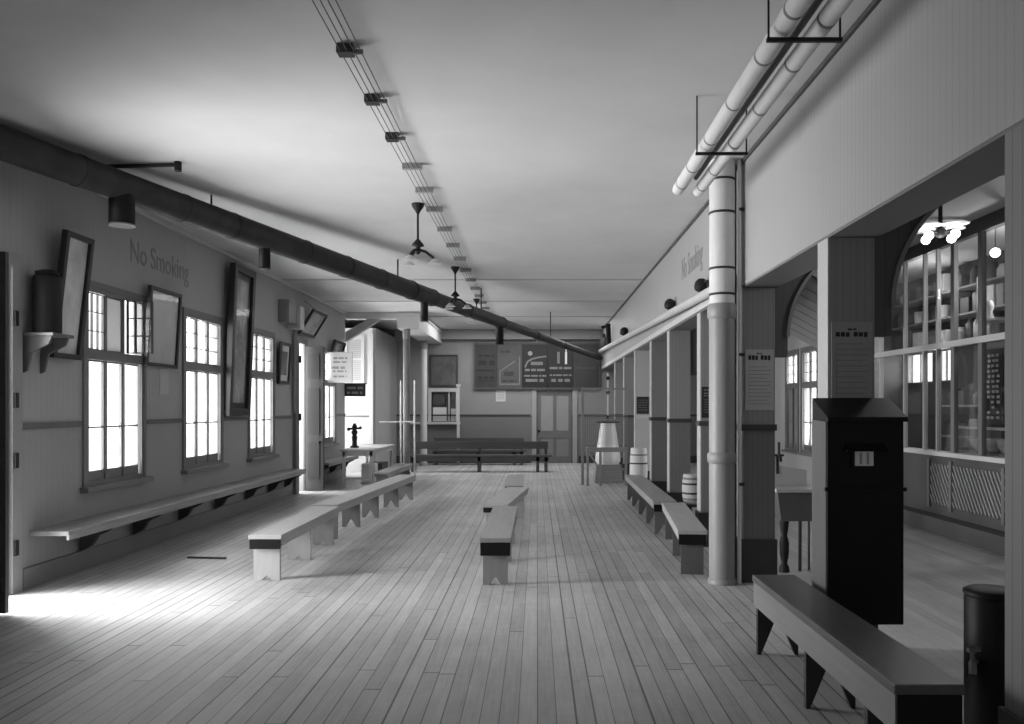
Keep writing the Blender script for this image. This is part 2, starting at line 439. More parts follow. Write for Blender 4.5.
# ------------------------------------------------------------------ windows
def left_window(n, x, side, y0, y1, z0, z1, special=None, cols=3, tz=None):
    """side = +1 when the room lies at +X of the wall face x"""
    yc = (y0+y1)/2; root = structroot('window_%d' % n, (x, yc, z0))
    tz = tz or z0 + (z1-z0)*.665
    d0, d1 = x-side*.10, x+side*.012
    fx = (min(d0, d1), max(d0, d1))
    f = MB()
    f.box(*fx, y0, y0+.05, z0, z1); f.box(*fx, y1-.05, y1, z0, z1)
    f.box(*fx, y0, y1, z1-.05, z1); f.box(*fx, y0, y1, z0, z0+.05); f.box(*fx, y0, y1, tz-.06, tz+.05)
    cw = (y1-y0-.1)/cols
    mx = sorted((x-side*.06, x-side*.004))
    for k in range(1, cols): f.box(*mx, y0+.05+k*cw-.016, y0+.05+k*cw+.016, z0, z1)
    a0, a1 = sorted((x, x+side*.022))
    f.box(a0, a1, y0-.06, y0, z0-.05, z1); f.box(a0, a1, y1, y1+.06, z0-.05, z1); f.box(a0, a1, y0-.06, y1+.06, z1, z1+.07)
    obj('window_frame', f, M_winf, root)
    a0, a1 = sorted((x-side*.1, x+side*.09))
    obj('sill', MB().box(a0, a1, y0-.1, y1+.1, z0-.055, z0), M_sash, root, .004)
    xs = x-side*.034
    for k in range(cols):
        ya, yb = y0+.05+k*cw+.017, y0+.05+(k+1)*cw-.017
        # lower casement: bottom rail, one glazing bar
        s = MB(); e = .014
        for (p, q, r_, t) in ((ya, ya+e, z0+.05, tz-.06), (yb-e, yb, z0+.05, tz-.06), (ya, yb, z0+.05, z0+.16), (ya, yb, tz-.08, tz-.06), (ya, yb, z0+.62, z0+.64)):
            s.box(xs-.014, xs+.014, p, q, r_, t)
        so = obj('casement', s, M_sash, root)
        blocked = special == 'boarded'
        obj('pane', MB().box(xs-.003, xs+.003, ya+.01, yb-.01, z0+.1, tz-.07), M_board if blocked else M_glass, so)
        # upper sash of three by two panes
        s = MB(); z2, z3 = tz+.05, z1-.05
        bars = [(ya, ya+e, z2, z3), (yb-e, yb, z2, z3), (ya, yb, z2, z2+e), (ya, yb, z3-e, z3)]
        hh = (z3-z2)/3
        bars += [(ya, yb, z2+hh-.007, z2+hh+.007), (ya, yb, z2+2*hh-.007, z2+2*hh+.007)]
        ww = (yb-ya)/3
        if special == 'open': bars += [(ya+ww-.004, ya+ww+.004, z2, z3), (ya+2*ww-.004, ya+2*ww+.004, z2, z3)]
        if special == 'open' and k == 1: bars = bars[:4]
        if special == 'open' and k == 2:
            hy, L = ya, .30         # swung into the room on its near stile
            for (p, q, r_, t) in ((0, e, z2, z3), (L-e, L, z2, z3), (0, L, z2, z2+e), (0, L, z3-e, z3), (0, L, z2+hh-.007, z2+hh+.007), (0, L, z2+2*hh-.007, z2+2*hh+.007), (L/3-.007, L/3+.007, z2, z3), (2*L/3-.007, 2*L/3+.007, z2, z3)):
                s.box(x+.02+p, x+.02+q, hy-.02, hy+.02, r_, t)
            so = obj('transom_sash', s, M_dsash, root); so['label'] = 'sash swung open into the room'
            obj('pane', MB().box(x+.03, x+.01+L, hy-.003, hy+.003, z2+.01, z3-.01), M_glass, so)
            continue
        for (p, q, r_, t) in bars: s.box(xs-.014, xs+.014, p, q, r_, t)
        so = obj('transom_sash', s, M_sash, root)
        obj('pane', MB().box(xs-.003, xs+.003, ya+.01, yb-.01, z2+.01, z3-.01), M_reflgrey if special == 'open' and k == 1 else M_glass, so)
    return root
for i, (a, b) in enumerate(LW): left_window(i+1, XL, 1, a, b, WZ0, WZ1, 'open' if i == 0 else None)
left_window(5, XH, -1, HW[0][0], HW[0][1], .77, 2.9)
left_window(6, XH, -1, HW[1][0], HW[1][1], .77, 2.9, 'boarded', 2)
left_window(7, -6.4, 1, AW[0], AW[1], .9, 3.0, None, 2)

# ------------------------------------------------------------------ doors
d = structroot('door_1', (XL, 6.57, 0))
obj('casing', MB().box(XL, XL+.03, 7.28, 7.42, 0, 3.0).box(XL, XL+.03, 6.43, 7.42, 3.0, 3.12).box(XL-.18, XL, 7.24, 7.28, 0, 3.0), mat('door_casing_paint', .3, .5, .15, 3.), d)
hg = MB()
for z in (.35, 1.15, 1.7, 2.45): hg.box(XL+.03, XL+.05, 7.29, 7.34, z, z+.14)
obj('hinge', hg, M_iron, d)
lf = obj('door_leaf', MB().box(XL+.02, -4.345, 6.54, 6.58, .02, 2.98), M_plinth, d)
obj('door_rail', MB().box(XL+.04, -4.36, 6.53, 6.54, .2, .3).box(XL+.04, -4.36, 6.53, 6.54, 1.2, 1.35).box(XL+.04, -4.36, 6.53, 6.54, 2.7, 2.85), M_plinth, lf)

d = structroot('door_2', (XL, 16.42, 0))
obj('casing', MB().box(XL, XL+.07, 15.72, 15.92, 0, 3.08).box(XL, XL+.06, 15.72, 16.55, 3.0, 3.12).box(XL, XL+.03, 16.42, 16.55, 0, 3.), M_sash, d)
lf = obj('door_leaf', MB().box(XL+.05, -4.385, 16.40, 16.45, .02, 2.96), mat('door_leaf_wood', .08, .5, .2, 3., (4, 4, .5)), d)
obj('door_panel', MB().box(XL+.1, -4.46, 16.385, 16.4, .25, 1.0).box(XL+.1, -4.46, 16.385, 16.4, 1.15, 2.1).box(XL+.1, -4.46, 16.385, 16.4, 2.3, 2.8), mat('door_panel_wood', .06, .5, .2, 3.), lf)
obj('door_edge', MB().box(-4.387, -4.375, 16.38, 16.46, .02, 2.96), M_plinth, lf)
for z in (1.45, 2.6): obj('hinge', MB().box(XL+.05, XL+.09, 15.86, 16.0, z, z+.14), M_iron, d)
obj('door_knob', MB().sphere((-4.45, 16.35, 1.0), .035), M_iron, lf)

d = structroot('door_3', (.54, YB, 0))
y = YB
obj('casing', MB().box(-.16, -.02, y-.04, y, 0, 2.3).box(1.1, 1.24, y-.04, y, 0, 2.3).box(-.16, 1.24, y-.04, y, 2.27, 2.38), mat('far_casing', .34, .5, .1, 3.), d)
lf = obj('door_leaf', MB().box(0.01, .12, y+.02, y+.06, 0, 2.25).box(.97, 1.07, y+.02, y+.06, 0, 2.25).box(.5, .59, y+.02, y+.06, 0, 2.25).box(.1, .98, y+.02, y+.06, 2.1, 2.25).box(.1, .98, y+.02, y+.06, .78, 1.0).box(.1, .98, y+.02, y+.06, 0, .2), mat('far_door_stile', .15, .5, .1, 3.), d)
for u0, u1 in ((.12, .5), (.59, .97)):
    obj('door_panel', MB().box(u0, u1, y+.045, y+.055, 1.0, 2.1), mat('far_door_panel', .30, .4, .1, 3.), lf)
    obj('door_panel', MB().box(u0, u1, y+.045, y+.055, .2, .78), mat('far_door_panel_low', .21, .5, .1, 3.), lf)
obj('door_knob', MB().sphere((.06, y-.02, 1.0), .035), M_iron, lf)
obj('door_light_stop', MB().box(-.05, 1.13, y+.2, y+.23, 0, 2.3), M_sash, d)  # unseen board added behind the door to stop daylight in its gaps

# ticket window in the back wall
w = structroot('window_8', (-2.88, YB, 1.3))
obj('window_frame', MB().box(-3.36, -3.26, y-.04, y, 1.22, 2.3).box(-2.5, -2.4, y-.04, y, 1.22, 2.3).box(-3.36, -2.4, y-.04, y, 2.2, 2.32).box(-2.74, -2.7, y+.02, y+.06, 1.3, 2.2), M_trim, w)
obj('sill', MB().box(-4.2, -2.36, y-.14, y, 1.2, 1.27), M_trim, w)
obj('pane', MB().box(-3.3, -2.46, y+.08, y+.085, 1.3, 2.22), M_glass, w)
obj('ticket_office_back', MB().box(-3.6, -2.2, y+.7, y+.75, 1.0, 2.4).box(-3.6, -3.5, y+.2, y+.7, 1., 2.4).box(-2.25, -2.2, y+.2, y+.7, 1., 2.4).box(-3.6, -2.2, y+.2, y+.75, 2.4, 2.45).box(-3.6, -2.2, y+.2, y+.75, .95, 1.), M_sash, w)
for u0, u1, hh in ((-3.22, -2.8, .42), (-2.66, -2.5, .38)):
    tag(base(obj('paper_notice', MB().box(u0, u1, y+.06, y+.072, 1.3, 1.3+hh), M_white), ((u0+u1)/2, y+.06, 1.3)),
        ('wide white paper' if hh > .4 else 'narrow white paper') + ' standing behind the glass of the ticket window', 'paper')
tag(base(obj('price_board', MB().box(-3.22, -2.85, y+.06, y+.072, 1.8, 2.15), M_signm), (-3.03, y+.06, 1.8)), 'small grey board in the upper pane of the ticket window', 'sign')

# ------------------------------------------------------------------ timber posts on the right
def make_post(label, y, w=.32, dp=.2, mt=M_post, dado=True, edge=True, arch=True):
    t = thing('timber_post', label, 'post', (XR, y, 0))
    obj('shaft', MB().box(XR+.012, XR+w, y, y+dp, .42, 2.871), mt, t)
    obj('corner_board', MB().box(XR, XR+.012, y+.002, y+dp, .42, 2.871), M_edge if edge else M_posta, t)
    obj('plinth', MB().box(XR-.02, XR+w+.02, y-.02, y+dp+.02, 0, .42), M_plinth, t, .006)
    if dado: obj('dado_rail', MB().box(XR-.015, XR+w+.015, y-.015, y+dp+.015, 1.48, 1.54), M_dkpaint, t)
    return t
PY = [3.22, 5.5, 7.8, 9.8, 12.1, 14.0, 16.3, 18.4, 20.5]
plab = ['square timber post nearest the camera, a dark canister behind it',
        'square timber post carrying the black collection box',
        'square timber post beside the thick pipe, with a pale poster',
        'square timber post half hidden by the thick upright pipe, wearing a black notice',
        'square timber post behind the pale keg on its stand',
        'square timber post two before the light-fronted one',
        'light-fronted post with a small dark sign',
        'grey timber post just beyond the light-fronted post',
        'farthest square timber post of the row, beyond the wire screen']
for i, (p, l) in enumerate(zip(PY, plab)):
    make_post(l, p, mt=M_postlit if i == 6 else M_post, dado=(i not in (0, 6)), edge=(i > 0))
# transverse arches from the posts across the side hall
def arch(n, y):
    cx, z0, rx, rz = 3.41, 2.4, .95, .95
    arc = [(cx+rx*math.cos(PI-PI/2*k/16), z0+rz*math.sin(PI-PI/2*k/16)) for k in range(17)]
    pts = [(XR+.33, H), (XR+.33, 2.2), (2.46, 2.2)] + arc + [(cx, H)]
    root = structroot('trim_%d' % n, (XR+.32, y, 0))
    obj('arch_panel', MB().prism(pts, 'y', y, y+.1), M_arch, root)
    rim = MB()
    for a, b in zip(arc, arc[1:]): rim.beam((a[0], y-.005, a[1]), (b[0], y-.005, b[1]), .04, .03)
    obj('arch_edge', rim, M_frame, root)
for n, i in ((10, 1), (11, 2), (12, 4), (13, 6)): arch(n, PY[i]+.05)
# sloping plank soffit in the hall
sl = structroot('trim_14', (3.6, 12, 2.6))
def zs(x): return 2.96-.54*(x-4.43)
for k in range(8):
    y0 = 10.6+k*.41; xr = 4.55+(y0-10.6)*.125
    mb = MB(); mb.prism([(2.5, zs(2.5)), (xr, zs(xr)), (xr, zs(xr)+.05), (2.5, zs(2.5)+.05)], 'y', y0+.035, y0+.41)
    obj('plank', mb, mat('soffit_plank', .30, .6, .2, 3.) if k == 0 else bpy.data.materials['soffit_plank'], sl)
obj('backing', MB().prism([(2.5, zs(2.5)+.05), (4.6, zs(4.6)+.05), (4.6, zs(4.6)+.08), (2.5, zs(2.5)+.08)], 'y', 10.6, 13.9), M_dkpaint, sl)

# ------------------------------------------------------------------ benches
def make_bench(label, a, b, w, h, ap, legs, notch, mats, group=None, end=0, legw=None):
    """bench from a=(x,y) to b=(x,y): seat, two aprons, notched plank legs"""
    a, b = Vector(a), Vector(b); L = (b-a).length; rz = -math.atan2(b.x-a.x, b.y-a.y)
    t = thing('bench', label, 'bench', (a.x, a.y, 0), rz, group)
    m1, m2 = mats
    obj('seat', MB().box(-w/2, w/2, 0, L, h-.045, h), m1, t, .006, True)
    for s in (-1, 1):
        x0, x1 = sorted((s*(w/2-.008), s*(w/2-.035)))
        obj('apron', MB().box(x0, x1, .012, L-.012, h-ap, h-.045), M_benchlitap if m1 == M_benchdk else m1, t, 0, True)
    if end: obj('dark_end', MB().box(-w/2+.012, w/2-.012, .0, .011, h-end, h-.046), M_black, t, 0, True)  # black slab for the shaded hollow under the seat; foreground bench: black end face
    lw = (legw or w-.072); nw, nh = notch
    for q in legs:
        pl = [(-lw/2, 0), (-nw/2, 0), (-nw*.12, nh*.8), (0, nh), (nw*.12, nh*.8), (nw/2, 0), (lw/2, 0), (lw/2, h-.046), (-lw/2, h-.046)]
        obj('leg', MB().prism(pl, 'y', q, q+.036), m2, t, 0, True)
    return t
wood, wood2 = (M_bench, M_benchleg), (M_bench2, M_bench2leg)
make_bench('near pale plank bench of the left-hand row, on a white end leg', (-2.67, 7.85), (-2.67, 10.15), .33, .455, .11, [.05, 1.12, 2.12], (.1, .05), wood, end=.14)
make_bench('long pale plank bench of the left-hand row, running up to the table', (-2.73, 10.32), (-2.42, 14.95), .33, .455, .11, [.08, 1.1, 2.1, 3.4, 4.5], (.16, .12), (M_bench, M_bench2leg))
make_bench('short grey bench beside the table at the far left', (-3.02, 15.5), (-2.96, 18.0), .31, .45, .1, [.1, 1.2, 2.35], (.12, .09), wood2)
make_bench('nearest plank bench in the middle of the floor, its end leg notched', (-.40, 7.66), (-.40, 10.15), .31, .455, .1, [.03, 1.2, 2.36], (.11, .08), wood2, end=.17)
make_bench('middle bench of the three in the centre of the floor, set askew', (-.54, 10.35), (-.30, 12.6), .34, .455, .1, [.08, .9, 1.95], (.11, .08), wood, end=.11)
make_bench('farthest of the three benches in the centre of the floor', (-.37, 12.85), (-.40, 15.1), .30, .45, .1, [.08, 1.1, 2.1], (.11, .08), wood2)
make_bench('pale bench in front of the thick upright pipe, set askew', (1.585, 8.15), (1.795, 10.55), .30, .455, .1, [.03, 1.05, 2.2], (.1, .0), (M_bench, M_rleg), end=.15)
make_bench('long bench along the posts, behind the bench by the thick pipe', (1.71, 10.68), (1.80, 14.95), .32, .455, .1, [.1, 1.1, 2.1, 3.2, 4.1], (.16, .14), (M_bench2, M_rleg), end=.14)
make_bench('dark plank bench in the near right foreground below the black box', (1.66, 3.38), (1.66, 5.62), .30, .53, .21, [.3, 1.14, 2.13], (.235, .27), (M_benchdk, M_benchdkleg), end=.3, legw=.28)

# benches with backs at the far end
def back_bench(label, x0, x1, y, m):
    t = thing('backed_bench', label, 'bench', ((x0+x1)/2, y, 0))
    obj('seat', MB().box(x0, x1+.1, y, y+.38, .40, .45), m, t, .004)
    obj('seat_rail', MB().box(x0+.02, x1+.02, y+.02, y+.06, .28, .40), m, t)
    obj('back_rail', MB().box(x0, x1, y+.34, y+.37, .60, .80), m, t)
    for xx in (x0+.08, (x0+x1)/2, x1-.28, x1-.06):
        obj('leg', MB().box(xx-.04, xx+.04, y+.02, y+.12, 0, .4).box(xx-.04, xx+.04, y+.37, y+.42, 0, .78).box(xx-.035, xx+.035, y+.1, y+.38, .3, .4), m, t)
    return t
back_bench('long black backed bench across the far end of the room', -3.38, .3, 21.2, M_benchblk)
back_bench('second dark backed bench against the far wall under the ticket window', -3.1, -.4, 23.7, M_benchblk)

# bench shelf on brackets along the left wall
def wall_bench(label, y0, y1, br, foot):
    t = thing('wall_bench', label, 'bench', (XL, (y0+y1)/2, 0))
    obj('seat', MB().box(XL+.005, -4.42, y0, y1, .49, .535), M_bench2, t, .005)
    obj('front_edge', MB().box(-4.44, -4.415, y0, y1, .45, .5), M_bench2, t)
    for q in br:
        pl = [(XL+.026, .49), (-4.46, .49), (-4.47, .42), (-4.6, .36), (-4.66, .26), (XL+.026, .2)]
        obj('bracket', MB().prism(pl, 'y', q, q+.07), M_benchdkleg, t)
    if foot: obj('dark_end', MB().box(XL+.026, -4.43, y0-.04, y0, 0, .535), M_rail, t)
    return t
wall_bench('long shelf bench on dark brackets under the left windows', 7.55, 15.3, [8.35, 9.45, 10.65, 11.85, 13.1, 14.2, 15.1], False)
wall_bench('short shelf bench against the left wall beyond the open far door', 17.0, 19.8, [17.2, 18.4, 19.5], False)

# ------------------------------------------------------------------ black collection box on its post
bx = thing('collection_box', 'tall black box with sloped lid and white card, fixed to a timber post', 'box', (2.13, 5.34, .29))
x0, x1, y0, y1, z0, z1 = 1.88, 2.385, 5.2, 5.48, .29, 1.64
obj('body', MB().box(x0+.006, x1, y0, y1, z0, z1), M_black, bx, .006)
obj('lit_side', MB().box(x0, x0+.008, y0+.01, y1-.01, z0+.01, z1-.02), M_litside, bx)  # thin paler slab carrying the painted window light
obj('lid', MB().prism([(y0-.04, z1-.03), (y0-.04, z1), (y1-.03, z1+.13), (y1-.03, z1-.02)], 'x', x0-.005, x1+.01), M_black, bx, .004)
obj('moulding', MB().box(x0-.012, x1+.012, y0-.016, y0, 1.16, 1.185), M_black, bx)
obj('slot_hood', MB().prism([(y0-.05, 1.42), (y0, 1.47), (y0, 1.42)], 'x', x0+.12, x0+.38), M_black, bx)
cf = obj('card_frame', MB().box(x0+.16, x0+.32, y0-.014, y0, 1.31, 1.44), M_black, bx)
obj('card', MB().box(x0+.18, x0+.30, y0-.018, y0-.014, 1.325, 1.42), M_white, cf)
obj('card_mark', MB().box(x0+.21, x0+.225, y0-.0195, y0-.018, 1.335, 1.41).box(x0+.255, x0+.27, y0-.0195, y0-.018, 1.335, 1.41), M_paperd, cf)

# ------------------------------------------------------------------ canister behind the nearest post
t = thing('metal_canister', 'dark metal canister with a tap, behind the nearest post', 'canister', (2.365, 4.15, 0))
obj('body', MB().lathe([(.13, 0), (.135, .02), (.135, .715), (.125, .73), (.12, .74)], (2.365, 4.15, 0), 32), M_black, t)
obj('lid', MB().lathe([(.14, .735), (.14, .75), (.12, .762), (.03, .766), (.001, .767)], (2.365, 4.15, 0), 32), M_black, t)
tp = obj('tap', MB().tube([(2.25, 4.10, .41), (2.20, 4.04, .41), (2.19, 4.02, .36)], .02, 10), M_copper, t)
obj('tap_handle', MB().tube([(2.20, 4.04, .41), (2.20, 4.04, .48)], .012, 8).beam((2.17, 4.03, .48), (2.24, 4.05, .48), .02, .02), M_copper, tp)

# ------------------------------------------------------------------ sink behind the poster post
sx, sy = 2.665, 8.35
t = thing('pedestal_sink', 'small trough sink on a turned dark pedestal by the poster post', 'sink', (sx, sy, 0))
obj('basin', MB().prism([(sx-.2, .84), (sx+.2, .84), (sx+.175, .54), (sx-.165, .54)], 'y', sy-.16, sy+.16), M_sinkm, t)
obj('rim', MB().box(sx-.225, sx+.225, sy-.19, sy+.19, .835, .875), mat('sink_rim', .42, .4, .1, 4.), t, .006)
obj('splash_back', MB().prism([(sx-.2, .87), (sx+.2, .87), (sx+.2, 1.04), (sx-.2, 1.1)], 'y', sy+.15, sy+.18), mat('splash', .42, .4, .1, 4.), t)
obj('pedestal', MB().lathe([(.055, 0), (.05, .05), (.03, .09), (.045, .18), (.05, .3), (.03, .38), (.04, .44), (.05, .54)], (sx-.1, sy-.05, 0), 16), M_iron, t)
obj('drain_pipe', MB().tube([(sx+.08, sy, 0), (sx+.08, sy, .54)], .018, 10), M_dpipe, t)
obj('supply_pipe', MB().tube([(sx+.19, sy+.05, 0), (sx+.19, sy+.05, .84)], .012, 10), M_dpipe, t)
tp = obj('tap', MB().tube([(sx-.11, sy+.16, 1.0), (sx-.11, sy+.16, 1.2), (sx-.11, sy+.06, 1.2), (sx-.11, sy+.04, 1.14)], .018, 10), M_iron, t)
obj('tap_handle', MB().tube([(sx-.22, sy+.1, 1.2), (sx-.06, sy+.1, 1.2)], .012, 8).tube([(sx-.11, sy+.1, 1.2), (sx-.11, sy+.1, 1.34)], .014, 8), M_iron, tp)

# ------------------------------------------------------------------ thick upright pipe and its companion
cx, cy = 1.80, 7.78; r = .125
t = thing('upright_pipe', 'thick floor-to-ceiling pipe, white lagged above and grey painted below', 'pipe', (cx, cy, 0))
obj('lower_pipe', MB().lathe([(r*1.0, 0), (r, .02), (r, 2.62)], (cx, cy, 0), 40), M_pipe, t)
obj('lagging', MB().lathe([(r*.98, 2.62), (r*.98, H-.001)], (cx, cy, 0), 40), M_lag, t)
obj('collar', MB().lathe([(r, 2.56), (r*1.13, 2.58), (r*1.13, 2.68), (r, 2.71)], (cx, cy, 0), 40), M_pipe, t)
obj('collar', MB().lathe([(r, 1.16), (r*1.13, 1.18), (r*1.13, 1.25), (r, 1.27)], (cx, cy, 0), 40), M_pipe, t)
obj('base_collar', MB().lathe([(r*1.1, 0), (r*1.1, .04), (r, .05)], (cx, cy, 0), 40), M_pipe, t)
for z in (2.79, 3.04, 3.58, 3.90): obj('band', MB().lathe([(r*.99, z), (r*1.02, z), (r*1.02, z+.022), (r*.99, z+.022)], (cx, cy, 0), 40), M_band, t)
t = thing('thin_pipe', 'thin pale pipe running up close beside the thick upright pipe', 'pipe', (1.953, 7.72, 0))
obj('tube', MB().tube([(1.953, 7.72, 0), (1.953, 7.72, H-.001)], .02, 12), M_lag, t)
for z in (3.6, 2.2, .95): obj('strap', MB().box(1.945, 1.998, 7.7, 7.74, z, z+.03), M_band, t)
t = thing('thin_pipe', 'thin dark pipe in the corner of the post behind the thick upright pipe', 'pipe', (1.95, 7.89, 0))
obj('tube', MB().tube([(1.95, 7.9, 0), (1.95, 7.9, H-.001)], .022, 10), M_dpipe, t)

# ------------------------------------------------------------------ ceiling pipes
def ceil_pipe(label, x, z, r, y1, m, bands):
    t = thing('ceiling_pipe', label, 'pipe', (x, y1, z))
    obj('tube', MB().tube([(x, -2.9, z), (x, y1, z)], r, 24), m, t)
    obj('end_cap', MB().lathe([(r*.98, 0), (r*.9, .05), (r*.6, .09), (.001, .1)], (x, y1, z), 24, 'y'), m, t)
    for q in bands: obj('band', MB().tube([(x, q, z), (x, q+.025, z)], r*1.025, 24), M_inkf, t)
    return t
bands = [3.0, 3.7, 4.05, 4.6, 5.3, 6.0, 6.7, 7.2]
ceil_pipe('outer of two white lagged ceiling pipes, farther from the right wall', 1.31, 3.73, .055, 7.4, M_lag, bands)
ceil_pipe('inner of two white lagged ceiling pipes, nearer the right wall', 1.52, 3.74, .052, 7.5, M_lag, [b+.12 for b in bands])
t = thing('ceiling_pipe', 'thin dark pipe between the two white lagged ceiling pipes', 'pipe', (1.44, 7.2, 3.76))
obj('tube', MB().tube([(1.43, -2.9, 3.77), (1.43, 7.2, 3.77)], .02, 12), M_dpipe, t)
for yy, lab in ((4.25, 'iron hanger bar under the ceiling pipes, nearer the camera'), (6.15, 'iron hanger bar under the ceiling pipes near their far ends')):
    t = thing('pipe_hanger', lab, 'bracket', (1.44, yy, 3.6))
    obj('bar', MB().box(1.22, 1.62, yy-.012, yy+.012, 3.645, 3.665), M_iron, t)
    for xx in (1.23, 1.61): obj('rod', MB().tube([(xx, yy, 3.65), (xx, yy, H-.001)], .006, 8), M_iron, t)

def pz(y): return 2.96 + (y-7.9)*.0286
# pale pipe on the ledge of the right wall, running to the far end
t = thing('ledge_pipe', 'pale lagged pipe running along the right wall above the posts', 'pipe', (1.92, 16, 2.96))
obj('tube', MB().tube([(1.92, 7.95, pz(7.95)), (1.92, YB-.32, pz(YB-.32))], .055, 16), mat('ledge_lagging', .5, .6, .12, 6.), t)
hb = MB()
for q in range(9): obj('strap', MB().box(1.93, 1.9985, 8.6+q*1.8, 8.63+q*1.8, pz(8.6+q*1.8)-.006, pz(8.6+q*1.8)+.006), M_iron, t)
def bell(label, y, r):
    z = pz(y)+.058
    t = thing('alarm_bell', label, 'bell', (1.92, y, z))
    obj('gong', MB().lathe([(r*.5, 0), (r*.9, r*.25), (r, r*.75), (r*.85, r*1.35), (r*.45, r*1.75), (.001, r*1.85)], (1.92, y, z), 20), M_iron, t)
    obj('stem', MB().tube([(1.92, y, z), (1.92, y, z+r*.3)], r*.3, 10), M_iron, t)
bell('dark round bell above the posts, nearer the thick upright pipe', 9.35, .085)
bell('dark round bell on the ledge pipe above the timber posts, second along', 11.55, .085)
bell('small dark bell on the ledge pipe above the light-fronted post', 17.6, .10)
t = thing('valve', 'small dark valve on the ledge pipe right behind the thick pipe', 'valve', (1.92, 8.9, 3.05))
obj('body', MB().lathe([(.03, -.01), (.035, .03), (.02, .06)], (1.92, 8.9, pz(8.9)+.067), 12), M_iron, t)
obj('hand_wheel', MB().ring((1.92, 8.9, pz(8.9)+.12), .05, .01), M_iron, t)
t = thing('vent_stack', 'tall dark spigot standing on the far end of the ledge pipe', 'pipe', (1.92, 21.4, pz(21.4)+.06))
obj('stem', MB().tube([(1.92, 21.4, pz(21.4)+.06), (1.90, 21.4, 3.95)], .07, 12), M_iron, t)
obj('cross_arm', MB().tube([(1.72, 21.4, 3.86), (1.95, 21.4, 3.9)], .035, 10), M_iron, t)
for yy, hh, lab in ((22.6, .25, 'short dark fitting on the ledge pipe beyond the tall spigot'), (23.3, .4, 'dark upright fitting at the very end of the ledge pipe')):
    t = thing('pipe_fitting', lab, 'fitting', (1.92, yy, pz(yy)+.06))
    obj('body', MB().lathe([(.09, .008), (.09, hh*.6), (.07, hh*.7), (.07, hh)], (1.92, yy, pz(yy)+.06), 12), M_iron, t)
    obj('flange', MB().lathe([(.12, .01), (.12, .04)], (1.92, yy, pz(yy)+.06), 12), M_iron, t)

# ------------------------------------------------------------------ great slanting duct
def dpt(f):          # f = 0 .. 1 from the near left wall to the far right
    A, B = Vector((-4.5, 6.7, 3.925)), Vector((1.92, 24.35, 3.22))
    return A + (B-A)*f
def f_of_y(y): return (y-6.7)/(24.35-6.7)
t = thing('heating_duct', 'long dark sheet-iron duct slanting across the room below the ceiling', 'duct', dpt(.3))
ys = [5.95, 8.0, 10., 12., 14., 14.05, 17., 17.05, 20., 22., 24.35]
rs = [.145, .145, .15, .15, .145, .125, .12, .095, .09, .085, .08]
obj('duct_pipe', MB().tube([dpt(f_of_y(q)) for q in ys], rs, 28), M_duct, t)
for q in (7.4, 8.6, 9.3, 10.6, 11.5, 12.4, 13.3, 14.0, 15.4, 17.0, 19., 21.):
    rr = [b for a, b in zip(ys, rs) if a <= q+.01][-1]
    a = dpt(f_of_y(q)); dv = (dpt(1)-dpt(0)).normalized()
    obj('seam_band', MB().tube([a-dv*.02, a+dv*.02], rr*1.05, 28), M_iron if int(q*10) % 2 else M_duct, t)
for q, ro, zb in ((7.86, .118, 3.5), (9.85, .07, 3.42), (13.75, .065, 3.2), (16.9, .085, 3.05)):
    c = dpt(f_of_y(q))
    o = obj('outlet', MB().lathe([(ro, c.z), (ro, zb), (ro*.93, zb), (ro*.93, zb+.02)], (c.x, c.y, 0), 24), M_black, t)
    obj('outlet_lip', MB().lathe([(ro*1.03, zb-.012), (ro*1.03, zb+.003)], (c.x, c.y, 0), 24), M_frame if ro > .1 else M_duct, o)
for q in (9.0, 12.9, 16., 20.): obj('hanger', MB().tube([dpt(f_of_y(q)), dpt(f_of_y(q))*1 + Vector((0, 0, H-dpt(f_of_y(q)).z-.001))], .012, 8), M_iron, t)
tag(base(obj('ceiling_stay', MB().tube([(-4.3, 7.85, H-.03), (-3.5, 7.8, H-.03)], .02, 8).lathe([(.035, -.06), (.035, .03)], (-3.5, 7.8, H-.031), 10), M_iron), (-3.5, 7.8, H-.05)), 'short dark iron rod on the ceiling beside the slanting duct', 'rod')

